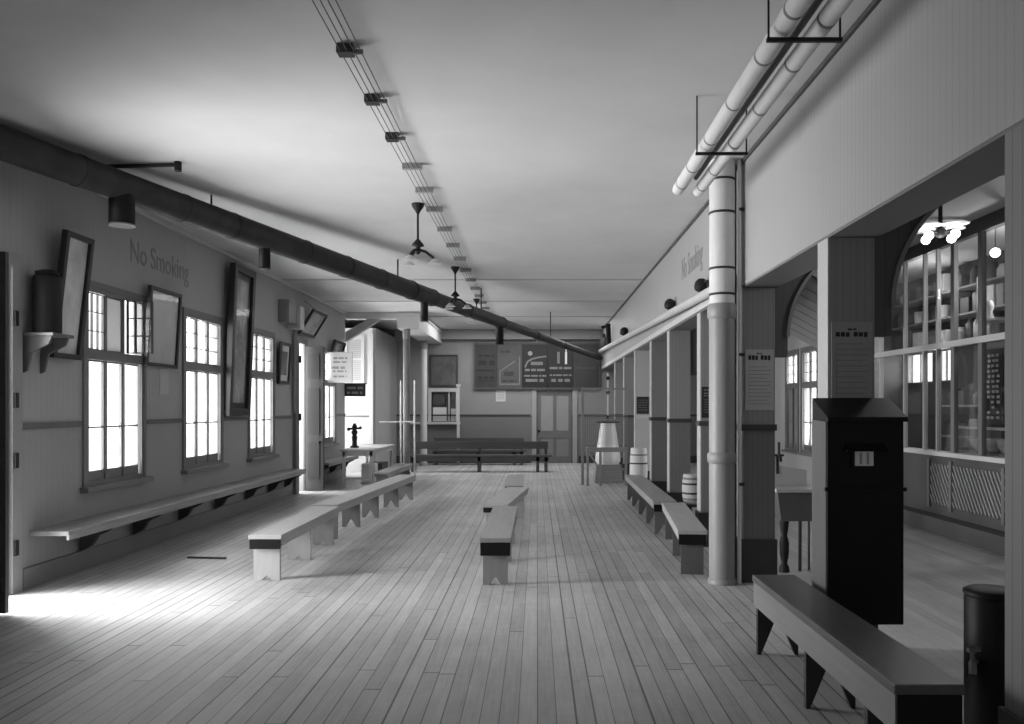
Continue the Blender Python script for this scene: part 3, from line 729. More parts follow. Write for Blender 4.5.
# ------------------------------------------------------------------ ceiling wiring and pendants
t = thing('ceiling_wiring', 'four parallel wires on cleats running the length of the ceiling', 'wiring', (-1.29, 12, H))
for k in range(4):
    xx = -1.295+k*.045
    obj('wire', MB().tube([(xx, -2.9, H-.05), (xx, 22.0, H-.05)], .004, 6), M_wire, t)
q = 3.6
while q < 22:
    big = q < 7.2
    obj('cleat', MB().box(-1.32, -1.13 if not big else -1.215, q-.045 if big else q-.025, q+.045 if big else q+.025, H-.06, H-.001), M_band if big else M_cleat, t)
    if big: obj('cleat_stem', MB().box(-1.215, -1.15, q-.02, q, H-.06, H-.03), M_inkf, t)
    q += .85 if q < 9 else 1.05
def pendant(label, x, y, up=.06):
    t = thing('pendant_lamp', label, 'lamp', (x, y, H))
    obj('canopy', MB().lathe([(.015, -.12), (.03, -.09), (.07, -.03), (.075, 0)], (x, y, H-.001), 16), M_iron, t)
    obj('rod', MB().tube([(x, y, H-.05), (x, y, 3.5+up)], .013, 8), M_iron, t)
    obj('hub', MB().lathe([(.02, 3.62), (.07, 3.56), (.075, 3.545), (.03, 3.53), (.03, 3.46), (.001, 3.44)], (x, y, up), 16), M_iron, t)
    for a in (.2, .2+2*PI/3, .2+4*PI/3):
        c, s_ = math.cos(a), math.sin(a)
        ar = obj('arm', MB().tube([(x, y, 3.5+up), (x+.09*c, y+.09*s_, 3.48+up), (x+.17*c, y+.17*s_, 3.42+up), (x+.2*c, y+.2*s_, 3.39+up)], .017, 8), M_iron, t)
        obj('shade', MB().lathe([(.025, .0), (.05, -.03), (.085, -.06)], (x+.2*c, y+.2*s_, 3.40+up), 14), M_shadeoff, ar)
    return t
pendant('nearest three-armed pendant lamp on a long rod by the ceiling wires', -1.40, 9.4)
pendant('second pendant lamp along the ceiling, just above the dark duct', -1.39, 13.6)
pendant('third pendant lamp, its foot hidden behind the dark duct', -1.33, 17.6, .24)

# ------------------------------------------------------------------ pictures on the left wall
def picture(label, y0, y1, z0, z1, tilt, fw, pm, dep=.05, mount=None, mw=.0, rest=0.):
    """frame on the left wall; tilt = how far the top leans into the room"""
    a = math.atan2(tilt, z1-z0)
    U = Vector((math.sin(a), 0, math.cos(a))); N = Vector((math.cos(a), 0, -math.sin(a))); R = Y_
    O = Vector((XL+.012+rest, y0, z0)); w = y1-y0; h = z1-z0
    t = thing('framed_picture', label, 'picture', O)
    f = MB()
    for u0, u1, v0, v1 in ((0, fw, 0, h), (w-fw, w, 0, h), (fw, w-fw, 0, fw), (fw, w-fw, h-fw, h)): f.rect(O, R, U, N, u0, u1, v0, v1, dep)
    obj('frame', f, M_picf, t, .004)
    obj('print', MB().rect(O, R, U, N, fw, w-fw, fw, h-fw, dep*.4), mount or pm, t)
    if mount: obj('image', MB().rect(O + N*dep*.4, R, U, N, fw+mw, w-fw-mw, fw+mw*1.2, h-fw-mw*1.2, .003), pm, t)
    obj('glass', MB().rect(O + N*dep*.7, R, U, N, fw, w-fw, fw, h-fw, .002), M_dglaze, t)
    if tilt > .2:
        top = O + R*(w/2) + U*(h*.95)
        obj('hanging_wire', MB().tube([top, (XL, top.y, top.z+.25)], .004, 6), M_iron, t)
    return t, O, R, U, N
picture('tall dark framed print leaning from the wall beside the dark tank', 7.83, 8.31, 2.2, 3.46, .14, .055, picture_mat('pic_pale', .45, .95, 2.2), .06)
picture('pale square framed print between the first and second left windows', 9.72, 10.56, 2.22, 3.2, .06, .045, picture_mat('pic_grey', .5, .75, 1.1), .05)
picture('very tall narrow picture in a heavy black frame between left windows', 12.22, 13.12, 1.58, 3.93, .10, .11, picture_mat('pic_tall', .06, .6, 1.6), .09, M_signd, .08)
picture('small dark framed picture with a white mount before the far left door', 14.72, 15.32, 2.15, 2.93, .05, .06, picture_mat('pic_small', .05, .35, 3.), .05, M_white, .09)
picture('small framed picture hung leaning forward high above the far left door', 15.98, 17.05, 3.2, 3.78, .36, .06, picture_mat('pic_tilt', .3, .6, 3.), .05, None, 0, .0)
picture('dark framed picture above the white notice board at the left', 18.4, 19.4, 2.88, 3.3, .12, .07, picture_mat('pic_far', .1, .4, 3.), .06)
tag(base(obj('paper_notice', MB().box(XL, XL+.004, 10.18, 10.42, 1.88, 2.2), M_paperm), (XL, 10.3, 1.88)), 'small pale paper pinned below the square framed print', 'paper')

# dark tank on a wall shelf, near left
t = thing('wall_shelf', 'small bracketed shelf on the left wall holding the dark tank', 'shelf', (XL, 7.6, 2.33))
obj('board', MB().box(XL, -4.5, 7.44, 7.78, 2.375, 2.405), M_rail, t, .004)
for yy in (7.48, 7.74): obj('bracket', MB().prism([(XL, 2.375), (-4.53, 2.375), (-4.56, 2.3), (-4.72, 2.22), (-4.76, 2.05), (XL, 2.03)], 'y', yy-.014, yy+.014), M_rail, t)
t = thing('water_tank', 'dark cylindrical tank standing on the small bracketed shelf', 'tank', (-4.65, 7.6, 2.405))
obj('body', MB().lathe([(.118, 2.406), (.122, 2.42), (.122, 2.92), (.115, 2.95), (.09, 2.97)], (-4.65, 7.6, 0), 28), M_iron, t)
obj('lid', MB().lathe([(.1, 2.97), (.105, 2.99), (.05, 3.01), (.001, 3.015)], (-4.65, 7.6, 0), 28), M_iron, t)

# faded lettering, part of the walls
lt = text('lettering', 'No Smoking', (XL+.002, 9.42, 3.44), Y_, Z_, X_, .38, M_fade, wl, .84)
lt['label'] = 'faded painted words on the left wall'
lt = text('lettering', 'No Smoking', (XR-.002, 11.05, 3.46), -Y_, Z_, -X_, .42, M_fade2, wr, .66)
lt['label'] = 'faded painted words on the right upper wall'

# fuse box and conduit by the far left door
t = thing('fuse_box', 'grey switch box with a pale cover high beside the far left door', 'box', (XL, 15.35, 3.3))
obj('body', MB().box(XL+.004, XL+.2, 14.85, 15.35, 3.3, 3.72), M_frame, t)
obj('cover', MB().box(XL+.004, XL+.26, 15.36, 15.62, 3.22, 3.66), M_trim, t, .005)
obj('conduit', MB().tube([(XL+.05, 15.66, 1.6), (XL+.05, 15.66, 3.25)], .03, 10), M_frame, t)

# ------------------------------------------------------------------ notices
def notice(name, label, cat, O, R, N, w, h, m, lines, ink, th=.006):
    t = thing(name, label, cat, O)
    obj('sheet', MB().rect(O, R, Z_, N, 0, w, 0, h, th), m, t)
    rng = random.Random(len(label))
    obj('print', print_lines(MB(), O, R, Z_, N, w, lines, rng, lift=th), ink, t)
    return t
def body_lines(w, v0, v1, n, hh):
    return [(v1-(v1-v0)*k/(n-1), hh, w*.12, w*(.88 if k % 3 else .76)) for k in range(n)]
O = Vector((2.022, 5.497, 1.75)); w, h = .28, .54
notice('paper_poster', 'greyed paper poster with a two-word heading above the black box', 'poster', O, X_, -Y_, w, h, M_paperd,
       [(h-.05, .012, .11, .17)], M_ink)
def heading(O, R, N, w, z, hh, ink, parent, rng):
    mb = MB(); Ou = Vector(O)+Vector(N)*.0062
    for a, b in ((.1, .46), (.54, .9)):
        u = w*a
        while u < w*b-.001:
            L = min(.035, w*b-u); mb.rect(Ou, R, Z_, N, u, u+L*.82, z-hh*.5*rng.uniform(.8, 1), z+hh*.5*rng.uniform(.8, 1), .0015); u += L
    obj('heading', mb, ink, parent)
def poster_extra(O, w, h, ink):
    p = [o for o in S.objects if o.name.startswith('paper_poster') and o.parent is None][-1]
    heading(O, X_, -Y_, w, h-.085, .035, ink, p, random.Random(3))
    obj('print', print_lines(MB(), O, X_, Z_, -Y_, w, body_lines(w, .05, h-.15, 10, .006), random.Random(5), lift=.006), M_inkf, p)
poster_extra(O, w, h, M_ink)
O = Vector((2.03, 7.797, 1.68)); w, h = .275, .59
tp = notice('paper_poster', 'pale paper poster with a bold heading on the post beside the thick pipe', 'poster', O, X_, -Y_, w, h, M_paperm, [(h-.04, .012, .11, .17)], M_ink)
heading(O, X_, -Y_, w, h-.08, .05, M_ink, tp, random.Random(3))
obj('print', print_lines(MB(), O, X_, Z_, -Y_, w, body_lines(w, .06, h-.17, 11, .006), random.Random(8), lift=.006), M_inkf, tp)
O = Vector((2.015, 9.797, 1.58))
notice('black_notice', 'black notice with pale lettering on the post behind the thick pipe', 'sign', O, X_, -Y_, .29, .38, M_signb,
       [(.34, .016, .03, .26), (.30, .016, .03, .26), (.27, .012, .03, .26)]+[(.22-.03*k, .009, .04, .24) for k in range(6)], M_signg)
O = Vector((2.03, 16.297, 1.58))
notice('black_notice', 'small dark notice on the white boarded post', 'sign', O, X_, -Y_, .25, .35, M_signd, [(.28-.05*k, .018, .03, .22) for k in range(5)], M_signg)
tag(base(obj('paper_strip', MB().box(2.03, 2.28, 16.28, 16.297, 1.49, 1.55), M_white), (2.15, 16.297, 1.49)), 'narrow white strip just under the small dark notice', 'paper')

# back wall signs
O = Vector((-1.9, YB-.05, 2.33))
t = thing('advertising_board', 'long dark advertising board of five panels high on the far wall', 'sign', O)
pw = [(0, .68, M_signd), (.68, 1.45, M_signm), (1.45, 2.24, M_signb), (2.24, 3.02, M_signb), (3.02, 3.8, M_signd)]
rng = random.Random(11)
for k, (u0, u1, m_) in enumerate(pw):
    p = obj('panel', MB().rect(O, X_, Z_, -Y_, u0, u1-.012, 0, 1.32, .03), m_, t)
    Ol = O + Vector((u0, -.031, 0)); wd = u1-u0
    mb = MB()
    if k == 0:
        print_lines(mb, Ol, X_, Z_, -Y_, wd, [(.98, .05, .1, .58), (.76, .14, .1, .6), (.3, .08, .1, .58), (.2, .03, .1, .55)], rng); obj('lettering', mb, M_ink, p)
        obj('stripe', MB().rect(Ol, X_, Z_, -Y_, .05, .6, .5, .55, .004), M_ink, p)
    elif k == 1:
        mb.beam(Ol+Vector((.08, -.003, .1)), Ol+Vector((.08, -.003, .5)), .03, .006, (0, 1, 0)); mb.beam(Ol+Vector((.08, -.003, .5)), Ol+Vector((.55, -.003, .82)), .03, .006, (0, 1, 0)); mb.beam(Ol+Vector((.68, -.003, .95)), Ol+Vector((.68, -.003, .1)), .03, .006, (0, 1, 0)); mb.beam(Ol+Vector((.06, -.003, .1)), Ol+Vector((.68, -.003, .1)), .05, .006, (0, 1, 0))
        obj('outline', mb, M_signg, p)
        obj('lettering', print_lines(MB(), Ol, X_, Z_, -Y_, wd, [(1.1, .07, .1, .4), (.42, .14, .2, .5), (.2, .06, .15, .6)], rng), M_signd, p)
    elif k == 2:
        obj('emblem', MB().lathe([(.07, 0), (.07, .006)], Ol+Vector((.24, -.008, 1.05)), 16, 'y'), M_paperd, p)
        c = [(.08, .62), (.16, .8), (.3, .88), (.5, .93), (.74, .96)]
        for a, b in zip(c, c[1:]): mb.beam(Ol+Vector((a[0], -.003, a[1])), Ol+Vector((b[0], -.003, b[1])), .05, .006, (0, 1, 0))
        print_lines(mb, Ol, X_, Z_, -Y_, wd, [(.74, .10, .26, .74)], rng); obj('script_flourish', mb, M_signg, p)
        obj('lettering', print_lines(MB(), Ol, X_, Z_, -Y_, wd, [(.54, .07, .08, .72), (.36, .05, .05, .74), (.22, .09, .1, .7)], rng), M_signg, p)
    elif k == 3:
        mb.rect(Ol, X_, Z_, -Y_, .52, .585, .72, 1.1, .006); mb.rect(Ol, X_, Z_, -Y_, .535, .57, 1.1, 1.18, .006); obj('bottle_mark', mb, M_white, p)
        obj('bottle_mark', MB().rect(Ol, X_, Z_, -Y_, .28, .36, .74, 1.1, .006), M_signg, p)
        obj('lettering', print_lines(MB(), Ol, X_, Z_, -Y_, wd, [(.6, .07, .05, .72), (.38, .05, .05, .72), (.22, .09, .1, .7)], rng), M_signg, p)
    else:
        obj('lettering', print_lines(MB(), Ol, X_, Z_, -Y_, wd, [(.6, .04, .1, .7)], rng), M_signm, p)
obj('frame', MB().rect(O, X_, Z_, -Y_, -.04, 3.84, 1.32, 1.37, .05).rect(O, X_, Z_, -Y_, -.04, 3.84, -.05, 0, .05).rect(O, X_, Z_, -Y_, -.04, 0, 0, 1.32, .05).rect(O, X_, Z_, -Y_, 3.8, 3.84, 0, 1.32, .05), M_signm, t)
O = Vector((-3.3, YB-.04, 2.36))
t = thing('framed_picture', 'dark square picture on the far wall above the ticket window', 'picture', O)
obj('frame', MB().rect(O, X_, Z_, -Y_, 0, .86, 0, .05, .04).rect(O, X_, Z_, -Y_, 0, .86, .93, .98, .04).rect(O, X_, Z_, -Y_, 0, .05, .05, .93, .04).rect(O, X_, Z_, -Y_, .81, .86, .05, .93, .04), M_signd, t)
obj('print', MB().rect(O, X_, Z_, -Y_, .05, .81, .05, .93, .02), picture_mat('pic_back', .06, .16, 2.), t)
O = Vector((-1.27, YB+.001, 1.9))
notice('paper_notice', 'small white notice on the far wall below the advertising board', 'paper', O, X_, -Y_, .3, .36, M_paper, [(.28-.05*k, .012, .04, .26) for k in range(5)], M_inkf)
O = Vector((.3, YB-.04, 2.3))
notice('door_sign', 'small dark sign over the far door', 'sign', O, X_, -Y_, .5, .17, M_signb, [(.085, .05, .08, .42)], M_signg)

# white notice board and dark sign at the left, standing out from the wall
t = thing('notice_board', 'white printed notice board standing out from the left wall', 'sign', (-4.5, 18.3, 2.25))
O = Vector((XL+.005, 18.3, 2.28))
obj('board', MB().rect(O, X_, Z_, -Y_, 0, .56, 0, .68, .02), M_white, t)
obj('frame', MB().rect(O, X_, Z_, -Y_, -.0, .58, .68, .70, .03).rect(O, X_, Z_, -Y_, .56, .58, 0, .68, .03), M_trim, t)
obj('print', print_lines(MB(), O + Vector((0, -.02, 0)), X_, Z_, -Y_, .56, [(.56, .05, .14, .46), (.47, .04, .14, .44), (.34, .06, .1, .46), (.26, .04, .12, .44), (.14, .04, .14, .44)], random.Random(4)), mat('notice_grey', .36, .8, .1, 5.), t)
t = thing('hanging_sign', 'small black lettered sign under the white notice board', 'sign', (-4.45, 19.98, 2.0))
O = Vector((XL-.0, 19.98, 1.99))
obj('board', MB().rect(O, X_, Z_, -Y_, 0, .52, 0, .32, .02), M_signb, t)
obj('print', print_lines(MB(), O + Vector((0, -.02, 0)), X_, Z_, -Y_, .5, [(.21, .06, .06, .46), (.09, .06, .06, .44)], random.Random(6)), M_inkf, t)
obj('arm', MB().tube([(XL, 20.0, 2.31), (-4.25, 20.0, 2.31)], .012, 8), M_iron, t)

# ------------------------------------------------------------------ far left corner: poles, rail, office front, table
def pole(label, x, y, r, z1, m, z0=0):
    t = thing('round_post', label, 'post', (x, y, z0))
    obj('shaft', MB().lathe([(r, z0), (r, z1-.25)], (x, y, 0), 20), m, t)
    obj('capital', MB().lathe([(r, z1-.25), (r*1.15, z1-.2), (r*1.15, z1-.001)], (x, y, 0), 20), M_frame, t)
    obj('base', MB().lathe([(r*1.3, z0), (r*1.3, z0+.06), (r, z0+.1)], (x, y, 0), 20), M_frame, t)
pole('dark round post under the near end of the white corner beam', -3.27, 20.05, .085, 3.68, mat('grey_post', .17, .5, .2, 3.))
pole('pale round post under the far end of the white corner beam', -3.34, 23.6, .10, 3.68, M_trim)
t = thing('white_stanchion', 'thin white upright beside the ticket window', 'post', (-2.38, 24.2, 0))
obj('shaft', MB().box(-2.42, -2.34, 24.16, 24.24, 0, 2.35), M_trim, t)
obj('finial', MB().box(-2.44, -2.32, 24.14, 24.26, 2.35, 2.42), M_trim, t)
t = thing('guard_rail', 'thin white pipe railing beside the table at the far left', 'railing', (-3.4, 19.8, 0))
for xx, hh in ((-3.36, 2.38), (-3.02, 2.38)): obj('upright', MB().tube([(xx, 19.75, 0), (xx, 19.75, hh)], .022, 10), M_trim, t)
obj('rail', MB().tube([(-3.9, 19.75, 1.36), (-3.02, 19.75, 1.36)], .018, 8), M_trim, t)
# shuttered panel in the white office front and its lower door
t = thing('shutter_panel', 'white louvred shutter in the corner office front', 'shutter', (-4.9, 21.5, 2.3))
sh = MB()
for k in range(22): sh.box(-5.1, -4.72, 21.475, 21.49, 2.45+k*.05, 2.485+k*.05)
obj('louvres', sh, M_trim, t)
obj('frame', MB().box(-5.16, -5.1, 21.46, 21.5, 2.38, 3.62).box(-4.72, -4.64, 21.46, 21.5, 2.38, 3.62).box(-5.16, -4.64, 21.46, 21.5, 3.55, 3.64).box(-5.16, -4.64, 21.46, 21.5, 2.34, 2.42), M_white, t)
obj('middle_rail', MB().box(-5.1, -4.72, 21.465, 21.49, 2.98, 3.04), M_white, t)
o = structroot('trim_15', (-4.7, 21.5, 1.5))
obj('rail', MB().box(-6.4, -4.42, 21.47, 21.5, 1.46, 1.5), M_inkf, o)
obj('corner_stile', MB().box(-4.5, -4.40, 21.46, 21.5, 0, 3.7), M_white, o)
# the table
tx0, tx1, ty0, ty1 = -4.14, -3.5, 17.0, 19.4
t = thing('plank_table', 'pale wooden table with thin legs by the far left windows', 'table', ((tx0+tx1)/2, (ty0+ty1)/2, 0))
obj('tabletop', MB().box(tx0-.04, tx1+.04, ty0-.05, ty1+.05, .78, .82), M_table, t, .004)
obj('apron', MB().box(tx0, tx1, ty0, ty0+.03, .68, .78).box(tx0, tx1, ty1-.03, ty1, .68, .78).box(tx0, tx0+.03, ty0, ty1, .68, .78).box(tx1-.03, tx1, ty0, ty1, .68, .78), M_table, t)
for xx in (tx0, tx1-.06):
    for yy in (ty0, ty1-.06): obj('leg', MB().box(xx, xx+.06, yy, yy+.06, 0, .78), M_table, t)
obj('stretcher', MB().box(tx0+.02, tx1-.02, ty0+.015, ty0+.045, .18, .22).box(tx1-.045, tx1-.015, ty0, ty1, .18, .22), M_table, t)
# cast-iron press on it
px, py = -4.05, 17.75
t = thing('iron_press', 'dark cast-iron hand press standing on the pale wooden table', 'press', (px, py, .82))
obj('base', MB().lathe([(.1, .82), (.1, .85), (.06, .87), (.05, .95)], (px, py, 0), 16), M_iron, t)
obj('column', MB().lathe([(.05, .95), (.065, 1.05), (.045, 1.1), (.07, 1.14), (.07, 1.18), (.04, 1.22), (.06, 1.28), (.03, 1.36)], (px, py, 0), 16), M_iron, t)
obj('arm', MB().tube([(px-.12, py, 1.24), (px+.12, py, 1.25)], .025, 10), M_iron, t)
obj('handle', MB().sphere((px+.13, py, 1.26), .035).sphere((px-.13, py, 1.23), .04), M_iron, t)
# things under the table
t = thing('wooden_crate', 'white-sided crate on the floor under the pale wooden table', 'crate', (-3.75, 18.0, 0))
obj('sides', MB().box(-3.92, -3.62, 17.85, 18.2, .05, .45), M_white, t, .004)
obj('base_slats', MB().box(-3.94, -3.6, 17.83, 18.22, .0, .05), M_trim, t)
t = thing('wooden_crate', 'dark crate on the floor behind the white-sided crate', 'crate', (-3.7, 18.9, 0))
obj('sides', MB().box(-3.95, -3.58, 18.5, 19.2, .04, .42), M_dkpaint, t, .004)
obj('base_slats', MB().box(-3.97, -3.56, 18.48, 19.22, 0, .04), M_inkf, t)

# ------------------------------------------------------------------ far right: wire screen, cooler, stand, kegs
def wire_mat():
    m, nt, b, out = _nodes('wire_cloth')
    tc = nt.nodes.new('ShaderNodeTexCoord'); sep = nt.nodes.new('ShaderNodeSeparateXYZ'); nt.links.new(tc.outputs['Object'], sep.inputs[0])
    fs = []
    for i in (0, 2):
        fs.append(mth(nt, 'LESS_THAN', mth(nt, 'FRACT', mth(nt, 'DIVIDE', sep.outputs[i], .045)), .11))
    a = mth(nt, 'MAXIMUM', fs[0], fs[1])
    nt.links.new(a, b.inputs['Alpha']); b.inputs['Base Color'].default_value = (.35, .35, .35, 1)
    return m
t = thing('wire_screen', 'framed wire-mesh screen standing out from the posts at the far right', 'screen', (1.5, 17.7, 0))
obj('frame', MB().box(.98, 1.04, 17.68, 17.74, 0, 2.16).box(1.04, 2.0, 17.68, 17.74, 2.1, 2.15).box(1.04, 2., 17.69, 17.73, 1.42, 1.45), M_frame, t)
obj('mesh', MB().box(1.04, 2.0, 17.708, 17.71, .9, 2.1), wire_mat(), t)
t = thing('wooden_stand', 'low wooden railed stand in front of the white cooler', 'stand', (1.55, 17.5, 0))
obj('top_rail', MB().box(1.08, 1.98, 17.44, 17.5, .74, .84).box(1.08, 1.14, 17.5, 17.66, .74, .84), M_frame, t)
obj('brace', MB().beam((1.12, 17.46, .74), (1.38, 17.46, .35), .05, .04), M_frame, t)
for xx in (1.08, 1.36, 1.92): obj('leg', MB().box(xx, xx+.05, 17.44, 17.5, 0, .74), M_frame, t)
obj('bottom_rail', MB().box(1.36, 1.97, 17.45, 17.49, .06, .12).box(1.36, 1.97, 17.45, 17.49, .34, .39), M_frame, t)
obj('mesh', MB().box(1.41, 1.92, 17.468, 17.47, .12, .34), bpy.data.materials['wire_cloth'], t)
t = thing('water_cooler', 'white tapered stoneware cooler with a dark lid at the far right', 'cooler', (1.62, 18.3, .3))
obj('jar', MB().lathe([(.25, .42), (.29, .5), (.285, .6), (.17, 1.32), (.165, 1.36)], (1.62, 18.3, 0), 28), M_stone, t)
obj('lid', MB().lathe([(.27, 1.36), (.28, 1.39), (.2, 1.42), (.05, 1.45), (.001, 1.46)], (1.62, 18.3, 0), 28), M_iron, t)
obj('supply_pipe', MB().tube([(1.62, 18.3, 1.45), (1.62, 18.3, 2.5)], .018, 8), M_trim, t)
for z in (1.5, 2.05, 2.38): obj('valve', MB().sphere((1.62, 18.27, z), .045), M_iron, t)
tag(base(obj('wooden_block', MB().prism([(1.3, 0), (1.94, 0), (1.9, .42), (1.34, .42)], 'y', 18.05, 18.6), M_frame, None, .01), (1.62, 18.3, 0)), 'squat grey wooden block supporting the white cooler', 'block')
def keg(label, x, y, z, r, h, mb_=M_oak):
    t = thing('wooden_keg', label, 'keg', (x, y, z))
    prof = [(r*(.86+.14*math.sin(PI*k/10)), z+h*k/10) for k in range(11)]
    obj('staves', MB().lathe(prof, (x, y, 0), 28), mb_, t)
    for f in (.16, .36, .68, .86):
        rr = r*(.86+.14*math.sin(PI*f))*1.015
        obj('hoop', MB().lathe([(rr, z+h*f-.014), (rr, z+h*f+.014)], (x, y, 0), 28), M_inkf if f in (.16, .86) else M_band, t)
    obj('head', MB().lathe([(r*.82, z+h*.985), (.001, z+h*.985+.001)], (x, y, 0), 28), M_bench2, t)
keg('pale keg on a dark stand among the posts behind the thick pipe', 2.13, 11.0, .39, .135, .40)
keg('white banded keg on the floor in front of the light-fronted post', 1.98, 15.6, 0, .175, .92, M_white)
t = thing('keg_stand', 'dark low wooden stand under the pale keg', 'stand', (2.13, 11.0, 0))
obj('top', MB().box(1.98, 2.28, 10.85, 11.15, .35, .39), M_plinth, t)
for xx in (1.99, 2.23):
    for yy in (10.86, 11.10): obj('leg', MB().box(xx, xx+.04, yy, yy+.04, 0, .35), M_plinth, t)

# ------------------------------------------------------------------ glazed shop front in the side hall
KY0, KY1 = 7.3, 13.5
mull = [7.3, 8.1, 8.85, 9.5, 10.1, 10.77, 11.2, 11.58, 12.2, 13.05, 13.5]
t = thing('shop_front', 'glazed shop front with a latticed dark base in the side hall', 'shop front', (XH, 10.4, 0))
obj('base_panel', MB().box(XH, XH+.08, KY0, KY1, 0, 1.06), M_grate, t)
obj('base_step', MB().box(XH-.25, XH, KY0, KY1, 0, .22), M_grate, t)
obj('counter_ledge', MB().box(XH-.09, XH+.12, KY0, KY1, 1.04, 1.1), M_trim, t, .005)
obj('transom_rail', MB().box(XH-.05, XH+.08, KY0, KY1, 2.52, 2.6), mat('shop_transom', .48, .5, .1, 3.), t)
obj('head_rail', MB().box(XH-.02, XH+.08, KY0, KY1, 3.92, H), M_grate, t)
for k, q in enumerate(mull):
    wd = .045 if k in (4, 5) else .017
    obj('mullion', MB().box(XH-.01, XH+.05, q-wd, q+wd, 1.1, 3.92), M_sash if k in (4, 5) else M_edge, t)
for a, b in zip(mull, mull[1:]):
    obj('pane', MB().box(XH+.02, XH+.025, a+.02, b-.02, 1.1, 2.52), M_shopglass, t)
    obj('pane', MB().box(XH+.02, XH+.025, a+.02, b-.02, 2.6, 3.92), M_shopglass, t)
lat = MB()
for a, b in ((8.7, 9.55), (9.6, 10.75), (10.85, 11.35)):
    for k in range(-10, 20):
        p = a+k*.085; q = p+.36
        z_a, z_b = .36, .92
        if q <= a or p >= b: continue
        t0 = max(0, (a-p)/(q-p)); t1 = min(1, (b-p)/(q-p))
        lat.beam((XH-.012, p+(q-p)*t0, z_a+(z_b-z_a)*t0), (XH-.012, p+(q-p)*t1, z_a+(z_b-z_a)*t1), .02, .022, (1, 0, 0))
obj('lattice', lat, mat('lattice_paint', .32, .5, .1, 3.), t)
for q in (8.65, 9.575, 10.8, 11.4): obj('base_stile', MB().box(XH-.03, XH, q-.03, q+.03, .3, .98), M_sash, t)

# the shop room behind the glass
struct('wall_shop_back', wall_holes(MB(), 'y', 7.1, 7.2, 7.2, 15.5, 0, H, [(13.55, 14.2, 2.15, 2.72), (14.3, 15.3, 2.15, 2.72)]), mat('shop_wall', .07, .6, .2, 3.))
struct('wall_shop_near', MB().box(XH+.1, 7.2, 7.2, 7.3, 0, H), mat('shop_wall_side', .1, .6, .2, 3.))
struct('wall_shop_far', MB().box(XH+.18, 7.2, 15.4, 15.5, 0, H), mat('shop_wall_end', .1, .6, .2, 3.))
for n, (a, b) in ((9, (13.55, 14.2)), (10, (14.3, 15.3))):
    wroot = structroot('window_%d' % n, (7.1, (a+b)/2, 2.15))
    f = MB(); f.box(7.08, 7.14, a, a+.03, 2.15, 2.72).box(7.08, 7.14, b-.03, b, 2.15, 2.72).box(7.08, 7.14, a, b, 2.69, 2.72).box(7.08, 7.14, a, b, 2.15, 2.18).box(7.09, 7.13, (a+b)/2-.012, (a+b)/2+.012, 2.15, 2.72)
    obj('window_frame', f, M_sash, wroot); obj('pane', MB().box(7.11, 7.115, a, b, 2.15, 2.72), M_glass, wroot)

def shelf(label, z, y0, y1, x0=6.72):
    tag(base(obj('shelf_board', MB().box(x0, 7.1, y0, y1, z-.03, z), M_frame), (6.9, (y0+y1)/2, z-.03)), label, 'shelf')
shelf('lowest long shelf on the back wall of the shop', 1.25, 7.5, 13.4)
shelf('long shelf at eye height on the back wall of the shop', 1.75, 7.5, 13.4)
shelf('shelf just above the shop transom on the back wall', 2.78, 9.5, 15.3)
shelf('second shelf from the top on the back wall of the shop', 3.2, 9.5, 15.3)
shelf('topmost shelf on the back wall of the shop', 3.62, 9.5, 15.3)
rg = random.Random(21)
levels = [('lowest', 1.25), ('eye-height', 1.75), ('above-transom', 2.78), ('second highest', 3.2), ('topmost', 3.62)]
def jar_mesh(r, h): return MB().lathe([(r*.9, 0), (r, .01), (r, h*.72), (r*.6, h*.85), (r*.55, h)], (0, 0, 0), 14)
kinds = {}
for nm, z in levels:
    q = 10.2 if z < 2 else 10.8
    while q < (13.1 if z < 2 else 15.0):
        kind = rg.choice(['carton', 'jar', 'carton', 'tin'])
        hh = rg.uniform(.2, .37); wd = rg.uniform(.08, .15); m_ = rg.choice(M_goods)
        if kind == 'carton': o = obj('carton', MB().box(-.12, .12, -wd, wd, 0, hh), m_, None, .003)
        elif kind == 'jar': o = obj('glass_jar', jar_mesh(wd*.8, hh), m_)
        else: o = obj('tin', MB().lathe([(wd*.8, 0), (wd*.8, hh*.8), (wd*.74, hh*.8), (wd*.74, hh*.84)], (0, 0, 0), 14), m_)
        o.location = (6.9, q+wd, z)
        tone = {'goods_dark': 'black', 'goods_mid': 'dark grey', 'goods_grey': 'mid grey', 'goods_pale': 'pale', 'goods_dull': 'dull dark'}[m_.name]
        word = {'carton': 'carton', 'jar': 'shouldered jar', 'tin': 'round tin'}[kind]
        tag(o, '%s %s among the goods on the %s shop shelf' % (tone, word, nm), kind, '%s %ss on the %s shop shelf' % (tone, word, nm))
        q += 2*wd + rg.uniform(.03, .14)
